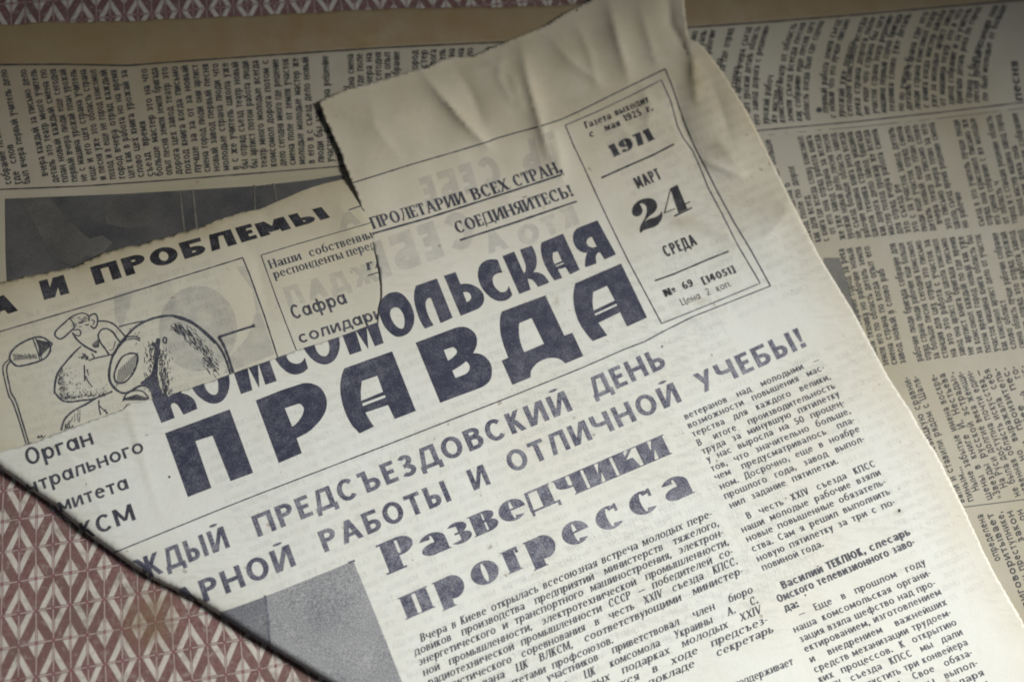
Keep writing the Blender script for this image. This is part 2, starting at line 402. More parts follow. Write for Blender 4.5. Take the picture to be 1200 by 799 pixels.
# ---------------------------------------------------------------- type: one drawn alphabet, set as sans or as modern serif
class Face:
    def __init__(s, t, n, c, serif=0.0, sh=0.03, xh=.70, slant=0.0, geo=False, sb=.09, space=.34, seg=10, desc=.30):
        s.t, s.n, s.c, s.serif, s.sh, s.xh, s.slant, s.geo, s.sb, s.space, s.seg, s.desc = t, n, c, serif, sh, xh, slant, geo, sb, space, seg, desc
        s.cache = {}
def band(cx, cy, rx, ry, tx, ty, a0, a1, n):
    A = np.radians(np.linspace(a0, a1, n)); o = [(cx+rx*math.cos(a), cy+ry*math.sin(a)) for a in A]
    i = [(cx+max(rx-tx, .004)*math.cos(a), cy+max(ry-ty, .004)*math.sin(a)) for a in A]
    return o+i[::-1]
def draw_glyph(ch, F):
    low = ch.islower() or ch in 'ъыь'
    h = F.xh if low else 1.0
    t, n, c, s, sh = F.t, F.n, F.c, F.serif, F.sh
    if low: c = c*.86; t = t*(.94 if s == 0 else .96); n = n*.95
    dw = n if s else t*.88
    N = F.seg; sh_ = []
    def add(p, g=1): sh_.append((p, g))
    def rect(x0, y0, x1, y1, g=1): add([(x0, y0), (x1, y0), (x1, y1), (x0, y1)], g)
    def vs(x, y0=0.0, y1=None, w=None, b=True, tp=True):
        y1 = h if y1 is None else y1; w = t if w is None else w; rect(x, y0, x+w, y1)
        if s:
            e = s if w > n*1.6 else s*1.2
            if b: rect(x-e, y0, x+w+e, y0+sh)
            if tp: rect(x-e, y1-sh, x+w+e, y1)
    def seg(x0, y0, x1, y1, w):
        L = math.hypot(x1-x0, y1-y0); hw = w/2*L/max(abs(y1-y0), 1e-6)
        add([(x0-hw, y0), (x0+hw, y0), (x1+hw, y1), (x1-hw, y1)])
    def ring(cx, cy, rx, ry, tx=None, ty=None):
        k = N*2; A = [2*math.pi*i/k for i in range(k)]; tx = t if tx is None else tx; ty = n if ty is None else ty
        add([(cx+rx*math.cos(a), cy+ry*math.sin(a)) for a in A])
        add([(cx+(rx-tx)*math.cos(a), cy+(ry-ty)*math.sin(a)) for a in A], -1)
    def arc(cx, cy, rx, ry, a0, a1, tx=None, ty=None): add(band(cx, cy, rx, ry, t if tx is None else tx, n if ty is None else ty, a0, a1, N+4))
    def halfb(x, y0, y1, W_, tx=None):
        k = W_*.42; r = (y1-y0)/2
        rect(x, y1-n, x+k+.01, y1); rect(x, y0, x+k+.01, y0+n); arc(x+k, (y0+y1)/2, W_-k, r, -90, 90, tx)
    def foot(x, up=0): rect(x, -.17*(h+.3), x+(n if s else t*.75), .01)
    u = ch.upper(); W = 2*t+c
    if u == 'И' or u == 'Й':
        vs(0); vs(t+c)
        if s: seg(t*.8, .04, t+c+t*.2, h-.04, n*1.2)
        else: add([(t*.3, 0), (t*1.25, 0), (W-t*.3, h), (W-t*1.25, h)])
        if u == 'Й': arc(W/2, h+.24, W*.26, .13, 200, 340, dw*.8, dw*.8)
    elif u == 'Н': vs(0); vs(t+c); rect(t, h*.5-n/2, t+c, h*.5+n/2)
    elif u == 'П': vs(0); vs(t+c); rect(t, h-n, t+c, h)
    elif u == 'Г': W = t+c*.85; vs(0); rect(0, h-n, W, h); s and rect(W-n, h-.26*h, W, h)
    elif u == 'Т':
        W = t+c*1.15; vs(W/2-t/2); rect(0, h-n, W, h)
        if s: rect(0, h*.72, n, h); rect(W-n, h*.72, W, h)
    elif ch == 'е':
        W = 2*t+c*.95; rx = W/2; arc(rx, h/2, rx, h/2+.01, 0 if s == 0 else 0, 318); rect(t*.8, h*.5-n*.1, W-.01, h*.5+n*.8)
        rect(W-t, h*.48, W, h*.62) if s == 0 else None
        arc(rx, h/2, rx, h/2+.01, 0, 12)
    elif u == 'Е':
        W = t+c*.85; vs(0); rect(0, h-n, W, h); rect(0, 0, W, n); rect(0, h*.52-n/2, W*.88, h*.52+n/2)
        if s: rect(W-n, h*.74, W, h); rect(W-n, 0, W, h*.28)
    elif u == 'Ш': W = 3*t+1.5*c; vs(0); vs((W-t)/2); vs(W-t); rect(0, 0, W, n)
    elif u == 'Щ': W = 3*t+1.5*c; vs(0); vs((W-t)/2); vs(W-t); rect(0, 0, W+.08, n); rect(W+.04, -.17, W+.04+max(n, .05), n); W += .06
    elif u == 'Ц': vs(0); vs(t+c); rect(0, 0, W+.1, n); rect(W+.05, -.18, W+.05+max(n, .05), n); W += .06
    elif ch == 'р':
        W = 2*t+c; vs(0, -F.desc, h); ring((W+t*.35)/2, h/2, (W-t*.35)/2, h/2+.01)
    elif u == 'Р': W = t+c*.75+t*.8; vs(0); halfb(t*.5, h*.42, h, W-t*.5)
    elif u == 'В': W = t+c*.75+t*.85; vs(0); halfb(t*.5, h*.5, h, W-t*.5-.03); halfb(t*.5, 0, h*.5+n*.8, W-t*.5)
    elif u == 'Ь': W = t+c*.72+t*.8; vs(0); halfb(t*.5, 0, h*.58, W-t*.5)
    elif u == 'Ъ': x0 = c*.4; W = x0+t+c*.7+t*.8; vs(x0, b=True, tp=False); rect(0, h-n, x0+t, h); s and rect(0, h*.74, n, h); halfb(x0+t*.5, 0, h*.58, W-x0-t*.5)
    elif u == 'Ы': w1 = t+c*.62+t*.7; vs(0); halfb(t*.5, 0, h*.58, w1-t*.5); x2 = w1+c*.42; vs(x2); W = x2+t
    elif ch == 'б':
        W = 2*t+c; ring(W/2, h*.5, W/2, h/2+.01); arc(W*.62, h*.62, W*.62, h*.78, 95, 180, t*.9, dw*.9); rect(W*.55, h*1.4-dw*.45, W*.92, h*1.4+dw*.45)
    elif u == 'Б': W = t+c*.72+t*.8; vs(0); rect(0, h-n, W-.03, h); halfb(t*.5, 0, h*.58, W-t*.5); s and rect(W-.03-n, h*.74, W-.03, h)
    elif u == 'О' : W = 2*t+c*1.12; ring(W/2, h/2, W/2, h/2+.012)
    elif u == 'С':
        W = 2*t+c*.92; arc(W*.52, h/2, W*.52, h/2+.012, 42, 318)
        if s:
            rect(W*.9-n, h*.66, W*.9, h)
    elif u == 'Э': W = 2*t+c*.9; arc(W*.48, h/2, W*.52, h/2+.012, -138, 138); rect(W*.3, h*.5-n/2, W-t*.5, h*.5+n/2)
    elif u == 'Ю': r = (2*t+c)/2; x0 = t+c*.42; vs(0); ring(x0+r, h/2, r, h/2+.012); rect(t*.5, h*.5-n/2, x0+t*.5, h*.5+n/2); W = x0+2*r
    elif u == 'Я':
        W = t+c*.75+t*.8; vs(W-t); hb = []; n0 = len(sh_); halfb(t*.5, h*.42, h, W-t*.5)
        for i in range(n0, len(sh_)): sh_[i] = ([(W-a, b_) for a, b_ in sh_[i][0]], sh_[i][1])
        seg(t*.5, 0, W-t*1.2, h*.48, t*.9 if s == 0 else t*.75)
        s and rect(-s, 0, t, sh)
    elif u == 'К':
        W = t+c*.72+t*.62; vs(0); seg(t*.6, h*.46, W-dw*.7, h, dw); seg(W-t*.5, 0, t+.16*c, h*.56, t*.95)
        if s: rect(W-dw*2-.04, h-sh, W+s*.6, h); rect(W-t-s*.5, 0, W+s*.8, sh)
    elif u == 'Ж':
        W = 2*c*.8+2*t+t*.6; m_ = W/2; vs(m_-t/2)
        for sg in (-1, 1):
            seg(m_+sg*t*.3, h*.46, m_+sg*(W/2-dw*.6), h, dw); seg(m_+sg*(W/2-t*.5), 0, m_+sg*(t*.35+.1*c), h*.56, t*.85)
            if s: rect(m_+sg*(W/2-.02)-s*1.5, 0, m_+sg*(W/2-.02)+s*1.2, sh)
    elif u == 'Х':
        W = 2*t*.8+c; seg(t*.5, h, W-t*.5, 0, t); seg(W-dw*.6, h, dw*.6, 0, dw)
        if s:
            for xx, yy in ((t*.5, h-sh), (W-t*.5, 0), (W-dw*.6, h-sh), (dw*.6, 0)): rect(xx-s-t*.3, yy, xx+s+t*.3, yy+sh)
    elif ch == 'у':
        W = c+t*1.5; seg(t*.45, h, W*.53, h*.03, t); seg(W-dw*.55, h, W*.28, -F.desc, dw)
        if s: rect(-s, h-sh, t+s, h); rect(W-dw-s, h-sh, W+s, h); ring(W*.22, -F.desc+.05, .06, .06, .055, .055)
    elif u == 'У':
        W = c+t*1.6; seg(t*.5, h, W*.54, h*.36, t); seg(W-dw*.55, h, W*.30, 0, dw)
        if s: rect(-s, h-sh, t+s, h); rect(W-dw-s, h-sh, W+s, h); ring(W*.26, .06, .07, .07, .065, .065)
    elif ch == 'ф': W = 3*t+1.5*c; vs((W-t)/2, -F.desc, h*1.32); ring(W*.27+t*.1, h/2, W*.27+t*.1, h/2); ring(W*.73-t*.1, h/2, W*.27+t*.1, h/2)
    elif u == 'Ф': W = 3*t+1.4*c; ring(W/2, h*.52, W/2, h*.34); vs((W-t)/2)
    elif u == 'Л':
        W = 2*t+c*.95
        if s: arc(-c*.05, h, t+c*.42, h, -82, 0, n*1.1, n*1.2); rect(t*.2+c*.3, h-sh, W, h)
        else: seg(t*.5, 0, W*.32, h, t*.92); rect(W*.32-t*.4, h-n, W, h)
        vs(W-t)
        if s: ring(.05, .07, .08, .08, .07, .07)
    elif u == 'Д':
        W = 2*t+c*1.05; x1 = W-t*(1.15 if s == 0 else 1.3)
        if s: seg(c*.14, n, c*.42, h, n*1.2); rect(c*.36, h-n, W-t*.3, h)
        else: seg(t*.55, n*.5, W*.36, h, t*.85); rect(W*.36-t*.4, h-n, x1+t, h)
        vs(x1, b=False, tp=(s > 0)); rect(-.02, 0, W+.06, n); rect(-.02, -.17, -.02+max(n, t*.45 if s == 0 else n), n); rect(W+.06-max(n, t*.45 if s == 0 else n), -.17, W+.06, n)
    elif u == 'М':
        W = 2*t+c*1.35
        if s: vs(0, w=n*1.3); vs(W-t); add([(n*.6, h), (n*.6+t, h), (W*.47+n*.6, .03), (W*.47-n*.3, .03)]); seg(W*.45, .04, W-t*.7, h-.02, n*1.1)
        else:
            vs(0); vs(W-t); add([(0, h), (t*1.05, h), (W/2+t*.45, h*.16), (W/2-t*.45, h*.16)]); add([(W, h), (W-t*1.05, h), (W/2-t*.45, h*.16), (W/2+t*.45, h*.16)])
    elif u == 'Ч':
        vs(t+c); rect(0, h*.62, t, h); arc(t+c*.35, h*.66, t+c*.35, h*.26, 180, 275, t, n); rect(t+c*.3, h*.40, t+c+.01, h*.40+n)
        s and rect(-s, h-sh, t+s, h)
    elif u == 'З' or ch == '3':
        W = 2*t*.8+c*.75; arc(W*.46, h*.74, W*.46, h*.27, -88, 150); arc(W*.48, h*.26, W*.52, h*.275, -150, 88); rect(W*.28, h*.5-n/2, W*.55, h*.5+n/2)
    elif ch == 'а':
        if F.geo: W = 2*t+c; ring((W-t*.3)/2, h/2, (W-t*.3)/2, h/2+.01); vs(W-t)
        else:
            W = 2*t+c*.75; arc(W/2-.01, h*.60, W/2+.01, h*.41, 0, 155); rect(W-t, 0, W, h*.62); ring((W-t*.25)/2, h*.28, (W-t*.25)/2, h*.285)
            s and rect(W-t*.5, 0, W+s, sh)
    elif u == 'А':
        W = 2*t+c*1.15
        if s: seg(n*1.0, 0, W/2, h, n*1.25); seg(W-t*.62, 0, W/2-t*.08, h, t); rect(W*.22, h*.3, W*.74, h*.3+n); rect(-s, 0, n*2+s, sh); rect(W-t-s*1.2, 0, W+s*.8, sh)
        else: seg(t*.5, 0, W/2, h, t); seg(W-t*.5, 0, W/2, h, t); rect(W*.22, h*.24, W*.78, h*.24+n*.9)
    elif ch == '0': W = 2*t+c*.8; ring(W/2, h/2, W/2, h/2+.01)
    elif ch == '1':
        W = t+c*.45; vs(W-t, tp=False); add([(0, h*.76), (0, h*.84), (W-t*.9, h), (W-t*.5, h), (W-t*.5, h*.86)])
    elif ch == '2': W = 2*t*.8+c*.8; arc(W/2, h*.70, W/2, h*.30, 0, 165); seg(t*.7, n*.6, W-t*.75, h*.62, max(t*.6, n)); rect(0, 0, W, max(n, t*.5))
    elif ch == '4': W = 2*t+c*.7; vs(W-t*1.5, tp=False); seg(.06, h*.3, W-t*1.2, h, n*1.2); rect(0, h*.25, W, h*.25+n)
    elif ch == '5': W = 2*t*.8+c*.75; arc(W*.45, h*.33, W*.55, h*.335, -150, 120); rect(W*.15, h*.5, W*.15+n, h); rect(W*.15, h-max(n, t*.6), W*.92, h)
    elif ch == '6': W = 2*t+c*.7; ring(W/2, h*.31, W/2, h*.315); arc(W*.58, h*.45, W*.58, h*.56, 75, 180)
    elif ch == '9': W = 2*t+c*.7; ring(W/2, h*.69, W/2, h*.315); arc(W*.42, h*.55, W*.58, h*.56, -105, 0); (s or t > .2) and ring(W*.2, .14, .12, .12, .11, .11)
    elif ch == '7': W = t+c*.85; rect(0, h-max(n, t*.5), W, h); seg(W*.42, 0, W-t*.4, h-n, t)
    elif ch in 'IVX':
        if ch == 'I': W = t; vs(0)
        elif ch == 'V': W = 2*t+c*.9; seg(t*.5, h, W*.5, 0, t); seg(W-dw*.6, h, W*.53, 0, dw); s and (rect(-s*.5, h-sh, t+s, h), rect(W-dw-s, h-sh, W+s, h))
        else: W = 2*t*.8+c; seg(t*.5, h, W-t*.5, 0, t); seg(W-dw*.6, h, dw*.6, 0, dw)
    elif ch == '.': W = t*1.1; rect(0, 0, W, W)
    elif ch == ',': W = t*1.1; add([(0, W), (W, W), (W, 0), (W*.2, -.18), (0, -.15), (W*.4, 0), (0, 0)])
    elif ch == ':': W = t*1.1; rect(0, 0, W, W); rect(0, .45, W, .45+W)
    elif ch == '!': W = t*1.15; add([(0, 1), (W, 1), (W*.72, .3), (W*.28, .3)]); rect(W*.05, 0, W*.95, W*.9)
    elif ch == '-': W = c*.75; q = max(n, t*.5); rect(0, .3, W, .3+q)
    elif ch == '—': W = .85; q = .11; rect(0, .3, W, .3+q)
    elif ch in '«»':
        W = .42
        for o_ in (0, .2):
            if ch == '«': seg(o_+.02, .33, o_+.16, .55, .06); seg(o_+.16, .1, o_+.02, .33, .06)
            else: seg(o_+.16, .33, o_+.02, .55, .06); seg(o_+.02, .1, o_+.16, .33, .06)
    elif ch == '[' or ch == ']':
        W = t*1.7; x = 0 if ch == '[' else W-t; rect(x, -.08, x+t, 1.06); rect(0, -.08, W, -.02+t*.4); rect(0, 1.06-t*.6, W, 1.06)
    elif ch == '№':
        W1 = 2*t+c*.8; vs(0); vs(W1-t); add([(0, h), (t*1.2, h), (W1, 0), (W1-t*1.2, 0)]); ring(W1+.24, .62, .16, .2, t*.6, t*.6); rect(W1+.1, .22, W1+.38, .22+t*.6); W = W1+.42
    else: W = .3
    if not sh_: return None, None, W
    V, Fc = triangulate([(p, g) for p, g in sh_])
    if F.slant: V[:, 0] += V[:, 1]*F.slant
    return V, Fc, W
def G(ch, F):
    if ch not in F.cache: F.cache[ch] = draw_glyph(ch, F)
    return F.cache[ch]
def set_text(pr, text, A, B, hpx, F, up=None, upB=None, bow=0.0, justify=True, maxsq=1.25):
    """one line of type along measured baseline A..B, cap height hpx; word spaces take up the slack"""
    A = np.array(A, float); B = np.array(B, float); L = np.hypot(*(B-A)); d = (B-A)/L; prp = np.array([d[1], -d[0]])
    if up is None:
        up = np.array([-1270., -3700.])-A; up /= np.hypot(*up); upB = np.array([-1270., -3700.])-B; upB /= np.hypot(*upB)
        up, upB = up*hpx, upB*hpx
    else:
        up = np.array(up, float); upB = up if upB is None else np.array(upB, float)
    sc = hpx; items = []; x = 0.0; sp = 0
    for i, ch in enumerate(text):
        if ch == ' ': items.append(None); sp += 1; continue
        V, Fc, W = G(ch, F); items.append((V, Fc, W))
    nat = sum((it[2]+2*F.sb) for it in items if it)-2*F.sb
    tgt = L/sc
    if sp and justify:
        gap = (tgt-nat)/sp; k = 1.0
        lo = F.space*1.2
        if gap < lo: k = tgt/(nat+sp*lo); gap = lo*k
        if gap > F.space*4.5: k = min(maxsq, tgt/(nat+sp*F.space*3.0)); gap = (tgt-nat*k)/sp
    else: k = tgt/(nat+sp*F.space); gap = F.space*k
    x = 0.0
    for it in items:
        if it is None: x += gap; continue
        V, Fc, W = it
        if V is not None:
            t = (x+V[:, 0]*k)*sc/L
            P = A+(B-A)*t[:, None] + prp*(bow*4*t*(1-t))[:, None]
            P = P + V[:, 1:2]*(up+(upB-up)*np.clip(t, 0, 1)[:, None])
            if hpx > 20:
                # big letters are cut finer so that they follow the paper
                P2, F2 = P, Fc
                pr.tris(P2, F2)
            else: pr.tris(P, Fc)
        x += (W+2*F.sb)*k
HEAD = Face(.215, .185, .40, xh=.7, sb=.10, space=.6, seg=12)
GEO = Face(.175, .155, .42, xh=.70, geo=True, sb=.075, space=.3, seg=12)
BODY = Face(.18, .13, .36, xh=.72, sb=.075, space=.42, seg=6)
BODYB = Face(.25, .17, .29, xh=.76, sb=.055, space=.42, seg=6)
LIGHT = Face(.10, .10, .40, xh=.70, geo=True, sb=.08, space=.4, seg=7)
COND = Face(.20, .15, .20, xh=.7, sb=.07, seg=8)
NUMB = Face(.22, .18, .24, xh=.7, sb=.05, space=.6, seg=8)
FAT = Face(.42, .10, .17, serif=.06, sh=.05, xh=1.0, sb=.055, seg=14)
FATN = Face(.30, .07, .12, serif=.05, sh=.06, sb=.07, seg=8)
SER = Face(.225, .09, .36, serif=.06, sh=.06, xh=.70, sb=.06, space=.5, seg=9)
SERI = Face(.17, .09, .34, serif=.05, sh=.05, xh=.70, sb=.06, slant=.20, space=.46, seg=6)
SERB = Face(.19, .08, .36, serif=.06, sh=.05, xh=.70, sb=.07, space=.42, seg=7)
SIT = Face(.24, .12, .26, serif=.04, sh=.06, xh=.72, sb=.07, slant=.12, space=.9, seg=6)
WIDE = Face(.36, .24, .32, sb=.09, seg=12)
TINY = Face(.25, .16, .30, xh=.9, sb=.035, space=.5, seg=4)

# ================================================================= THE TABLECLOTH
def cloth():
    mt, nt = new_mat('oilcloth'); b = NB(nt)
    P = b.n('ShaderNodeNewGeometry').outputs['Position']
    o = plane([(24.0, 679.5)])[0]
    nodes = [((24.0, 679.5), 1, 0), ((103.7, 666.2), 5, 0), ((202.5, 649.5), 10, 0), ((24, 717.3), 1, 1), ((65, 710.6), 3, 1), ((104.5, 740), 5, 2), ((204, 723.5), 10, 2), ((105.5, 777), 5, 3), ((205, 761), 10, 3), ((24, 755), 1, 2), ((24.5, 640), 1, -1)]
    Q = plane([q[0] for q in nodes]); I = np.array([(q[1], q[2], 1) for q in nodes], float)
    # lattice (i,j) = M @ (x,y) + c
    sol, *_ = np.linalg.lstsq(np.c_[Q, np.ones(len(Q))], I[:, :2], rcond=None)
    sx = b.n('ShaderNodeSeparateXYZ')
    wob = b.n('ShaderNodeTexNoise'); b.lk(P, wob.inputs['Vector']); wob.inputs['Scale'].default_value = 60
    add = b.n('ShaderNodeVectorMath', operation='MULTIPLY_ADD'); b.lk(wob.outputs['Color'], add.inputs[0]); add.inputs[1].default_value = (.0009,)*3; b.lk(P, add.inputs[2])
    b.lk(add.outputs[0], sx.inputs[0]); X, Y = sx.outputs[0], sx.outputs[1]
    def aff(k): return b.m('ADD', b.m('ADD', b.m('MULTIPLY', X, float(sol[0, k])), b.m('MULTIPLY', Y, float(sol[1, k]))), float(sol[2, k]) - .35*abs(0))
    i_, j_ = aff(0), aff(1)
    i_ = b.m('ADD', i_, 199.0)     # crossing nodes where (i-1)+j is even
    j_ = b.m('ADD', j_, 100.0)
    a = b.m('MULTIPLY', b.m('ADD', i_, j_), .5); c = b.m('MULTIPLY', b.m('SUBTRACT', i_, j_), .5)
    fa, fc = b.m('FRACT', a), b.m('FRACT', c)
    d = b.m('MULTIPLY', b.m('MAXIMUM', b.m('ABSOLUTE', b.m('SUBTRACT', fa, .5)), b.m('ABSOLUTE', b.m('SUBTRACT', fc, .5))), 2.0)
    par = b.m('MODULO', b.m('ADD', b.m('SUBTRACT', b.m('FLOOR', a), b.m('FLOOR', c)), 1000.0), 2.0)
    e = .03
    sm = b.m('SUBTRACT', 1.0, b.ramp(d, .50-e, .50+e))
    ringm = b.m('MULTIPLY', b.ramp(d, .49-e, .49+e), b.m('SUBTRACT', 1.0, b.ramp(d, .86-e, .86+e)))
    odd = b.ramp(par, .4, .6)
    mask = b.m('ADD', b.m('MULTIPLY', odd, ringm), b.m('MULTIPLY', b.m('SUBTRACT', 1.0, odd), sm))
    n1 = b.noise(P, 900, 4, .7); n2 = b.noise(P, 45, 4, .6); n3 = b.noise(P, 250, 4, .65)
    maroon = b.mix(b.ramp(n1, .35, .7), (.135, .062, .058), (.24, .145, .135))
    maroon = b.mix(b.ramp(n2, .35, .65), maroon, (.15, .085, .075))
    cream = b.mix(b.ramp(n3, .35, .7), (.52, .485, .43), (.42, .39, .34))
    col = b.mix(mask, maroon, cream)
    # thin double rules of the lattice
    def rule(v, w, dk):
        f = b.m('ABSOLUTE', b.m('SUBTRACT', b.m('FRACT', b.m('ADD', v, .5)), .5))
        return b.m('SUBTRACT', 1.0, b.ramp(f, w*.75, w*1.25)), b.m('SUBTRACT', 1.0, b.ramp(f, dk*.8, dk*1.2))
    lv, dv = rule(i_, .035, .085); lh, dh = rule(j_, .020, .052)
    gate = b.ramp(b.noise(P, 140, 3, .6), .3, .5, .35, 1)
    col = b.mix(b.m('MULTIPLY', b.m('MAXIMUM', dv, dh), b.m('MULTIPLY', gate, .75)), col, (.115, .07, .065))
    col = b.mix(b.m('MULTIPLY', b.m('MAXIMUM', lv, lh), b.m('MULTIPLY', gate, .9)), col, (.42, .32, .30))
    # crimson knots at crossings, worn patches, brown stain
    kn = b.m('MULTIPLY', dv, dh)
    col = b.mix(b.m('MULTIPLY', kn, .8), col, (.16, .035, .05))
    col = b.mix(b.ramp(b.noise(P, 520, 5, .75), .53, .68, 0, .65), col, (.30, .26, .23))
    col = b.mix(b.ramp(b.noise(P, 120, 5, .7), .54, .68, 0, .6), col, (.13, .10, .08))
    sp = plane([(178, 722)])[0]
    gx = b.m('POWER', b.m('SUBTRACT', X, float(sp[0])), 2.0); gy = b.m('POWER', b.m('SUBTRACT', Y, float(sp[1])), 2.0)
    r = b.m('SQRT', b.m('ADD', gx, gy))
    col = b.mix(b.m('MULTIPLY', b.ramp(r, .003, .010, 1, 0), b.ramp(n3, .3, .6, .2, .7)), col, (.16, .10, .05))
    hh = b.m('ADD', b.m('MULTIPLY', n1, .5), b.m('ADD', b.m('MULTIPLY', mask, .4), n3))
    b.out(b.bsdf(col, .62, b.bump(hh, .35, .00025), .3).outputs[0])
    # the cloth itself: a sheet with slight undulation and a turned thickness
    n = 90; xs = np.linspace(-.30, .30, n); ys = np.linspace(-.26, .28, n)
    gx, gy = np.meshgrid(xs, ys); z = -0.00025+0.00012*np.sin(gx*70+1)*np.sin(gy*55)
    V = np.stack([gx, gy, z], -1).reshape(-1, 3)
    F = [(r_*n+c_, r_*n+c_+1, (r_+1)*n+c_+1, (r_+1)*n+c_) for r_ in range(n-1) for c_ in range(n-1)]
    ob = link_mesh('tablecloth', V, F, mt, None, True)
    md = ob.modifiers.new('t', 'SOLIDIFY'); md.thickness = .0006; md.offset = -1
    ob['label'] = 'worn oilcloth with maroon and cream diamond lattice, lying under all the newspaper sheets'; ob['category'] = 'tablecloth'
cloth()
# board that carries the cloth
bpy_mat, nt_ = new_mat('table_wood'); b_ = NB(nt_)
P_ = b_.n('ShaderNodeNewGeometry').outputs['Position']
b_.out(b_.bsdf(b_.mix(b_.noise(b_.scaled(P_, (8, 90, 8)), 3, 4), (.10, .05, .025), (.17, .09, .045)), .5).outputs[0])
tv = [(x, y, z) for z in (-.0285, -.0012) for x, y in ((-.34, -.30), (.34, -.30), (.34, .32), (-.34, .32))]
tb = link_mesh('tabletop', tv, [(0, 3, 2, 1), (4, 5, 6, 7), (0, 1, 5, 4), (1, 2, 6, 5), (2, 3, 7, 6), (3, 0, 4, 7)], bpy_mat)
tb['kind'] = 'structure'

def set_stain(o, parent, pts2d, fn, age_and_shade=None):
    if age_and_shade is not None:
        a2 = o.data.attributes.new('age_and_shade', 'FLOAT', 'POINT'); a2.data.foreach_set('value', np.clip(age_and_shade(pts2d[:, 0], pts2d[:, 1]), 0, 1).astype(np.float32))
    at = o.data.attributes.new('stain', 'FLOAT', 'POINT')
    at.data.foreach_set('value', np.clip(fn(pts2d[:, 0], pts2d[:, 1]), 0, 1).astype(np.float32))
def blob(x, y, cx, cy, rx, ry, a, k):
    c, s_ = math.cos(a), math.sin(a); u = (x-cx)*c+(y-cy)*s_; v = -(x-cx)*s_+(y-cy)*c
    return k*np.exp(-((u/rx)**2+(v/ry)**2))

# ================================================================= THE OPENED SPREAD UNDERNEATH
spread = thing('newspaper', 'browned open newspaper spread lying flattest and lowest, its small print running sideways', 'newspaper', (1100, 200))
TOPE = [(-120, 31), (0, 28), (15, 29), (50, 26), (100, 26), (150, 25), (230, 21), (300, 18.5), (370, 14.5), (450, 10.5), (520, 9), (600, 8.5), (680, 5), (760, 0), (830, -10), (1000, -24), (1300, -50)]
def sheet_spread():
    nx, ny = 330, 215
    xs = np.linspace(-110, 1320, nx); V2 = []
    bot = np.minimum(pl([(-120, 452), (-70, 475), (-30, 500), (4, 527), (60, 562), (180, 650), (300, 716), (385, 768), (480, 828), (600, 900), (1400, 900)], xs), 900)
    for k in range(ny):
        v = k/(ny-1)
        top = pl(TOPE, xs) + 0.5*np.sin(xs*.09)+.35*np.sin(xs*.31)
        V2.append(np.stack([xs, top+(bot-top)*v], 1))
    V2 = np.concatenate(V2); W = raised(V2, h_spread(V2[:, 0], V2[:, 1])) - np.array(spread.location)
    F = [(r*nx+c, (r+1)*nx+c, (r+1)*nx+c+1, r*nx+c+1) for r in range(ny-1) for c in range(nx-1)]
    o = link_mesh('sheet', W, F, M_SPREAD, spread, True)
    set_stain(o, spread, V2, lambda x, y: blob(x, y, 424, 46, 16, 5, 0, .7)+blob(x, y, 80, 50, 120, 30, 0, .25), lambda x, y: .85*sst(4, -4, y-pl(L1, x))+.5*sst(330, 60, y)*sst(700, 0, x)+.04)  # browned margin strip, plus light falloff painted into the colour towards top left
    md = o.modifiers.new('t', 'SOLIDIFY'); md.thickness = .0001; md.offset = -1
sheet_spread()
WORDS = ('завод бригада работа молодые рабочие область письмо вчера город страна съезд комсомол техника новый школа учитель книга сцена театр песня артист '
         'время опыт план смена участок люди слово дело земля поле урожай река дорога станция мастер цех деталь машина отряд поход собрание решение '
         'и в на с по что как за от для это был она они его не но же бы уже еще где когда потом всегда сегодня много больше лучше первый каждый').split()
def filler(n):
    o = []; L = 0
    while L < n:
        q = random.choice(WORDS); o.append(q); L += len(q)+1
    return ' '.join(o)
pr_r = Print(h_spread, .00011); pr_r.line(L1[1:-1], 1.8, 8, jit=.25); pr_r.line(L2[1:-1], 1.5, 8, jit=.25)
pr_r.line([(900, 158), (1000, 149.5), (1100, 139), (1250, 121)], .7, 8)
pr_r.line([(1129, 594), (1200, 585), (1260, 578)], 1.2, 6)
pr_r.build('rule', M_INKS, spread)
def side_column(xs, fb, ft, bowf, hp, face, short=.25, gaps=(), tight=1.0, skip=lambda x: False, textf=None):
    """lines of type that run up the page: x of each line's foot, foot and head positions"""
    pr = Print(h_spread, .00011)
    for i, xb in enumerate(xs):
        if skip(xb): continue
        A = np.array(fb(xb)); B = np.array(ft(xb)); L = np.hypot(*(B-A)); d = (B-A)/L
        up = np.array([d[1], -d[0]])*hp
        s0 = 0.0; s1 = 1.0
        if textf: tx = textf[i]
        else:
            tx = filler(int(L/(hp*.67)))
            if random.random() < short*.4: s0 = .06
            if random.random() < short: s1 = random.uniform(.3, .8); tx = tx[:max(4, int(len(tx)*s1))].rstrip()
        if not tx: continue
        A2, B2 = A+(B-A)*s0, A+(B-A)*s1
        set_text(pr, tx, A2, B2, hp, face, up=up, bow=bowf(xb)*(s1-s0)**2)
    pr.build('text_column', M_INKS, spread)
# band between the two rules
def b1(x): return (x, float(pl(L2, x))-6)
def t1(x):
    off = float(np.interp(x, [0, 100, 260, 400, 700, 870, 950, 1200], [-30, -26, -14, -6, 0, 10, 16, 24])); return (x+off, float(pl(L1, x+off))+5)
def bow1(x): return float(np.interp(x, [0, 400, 700, 950], [0, 0, 4, 9]))
side_column(np.arange(14, 420, 11.1), b1, t1, bow1, 7.6, TINY, .15, skip=lambda x: 44 < x < 52)
side_column(np.arange(420, 660, 10.6), b1, t1, bow1, 7.6, TINY, .1)
side_column(np.arange(812, 1165, 9.9), b1, t1, bow1, 7.0, TINY, .12, skip=lambda x: 953 < x < 962 or 1040 < x < 1048)
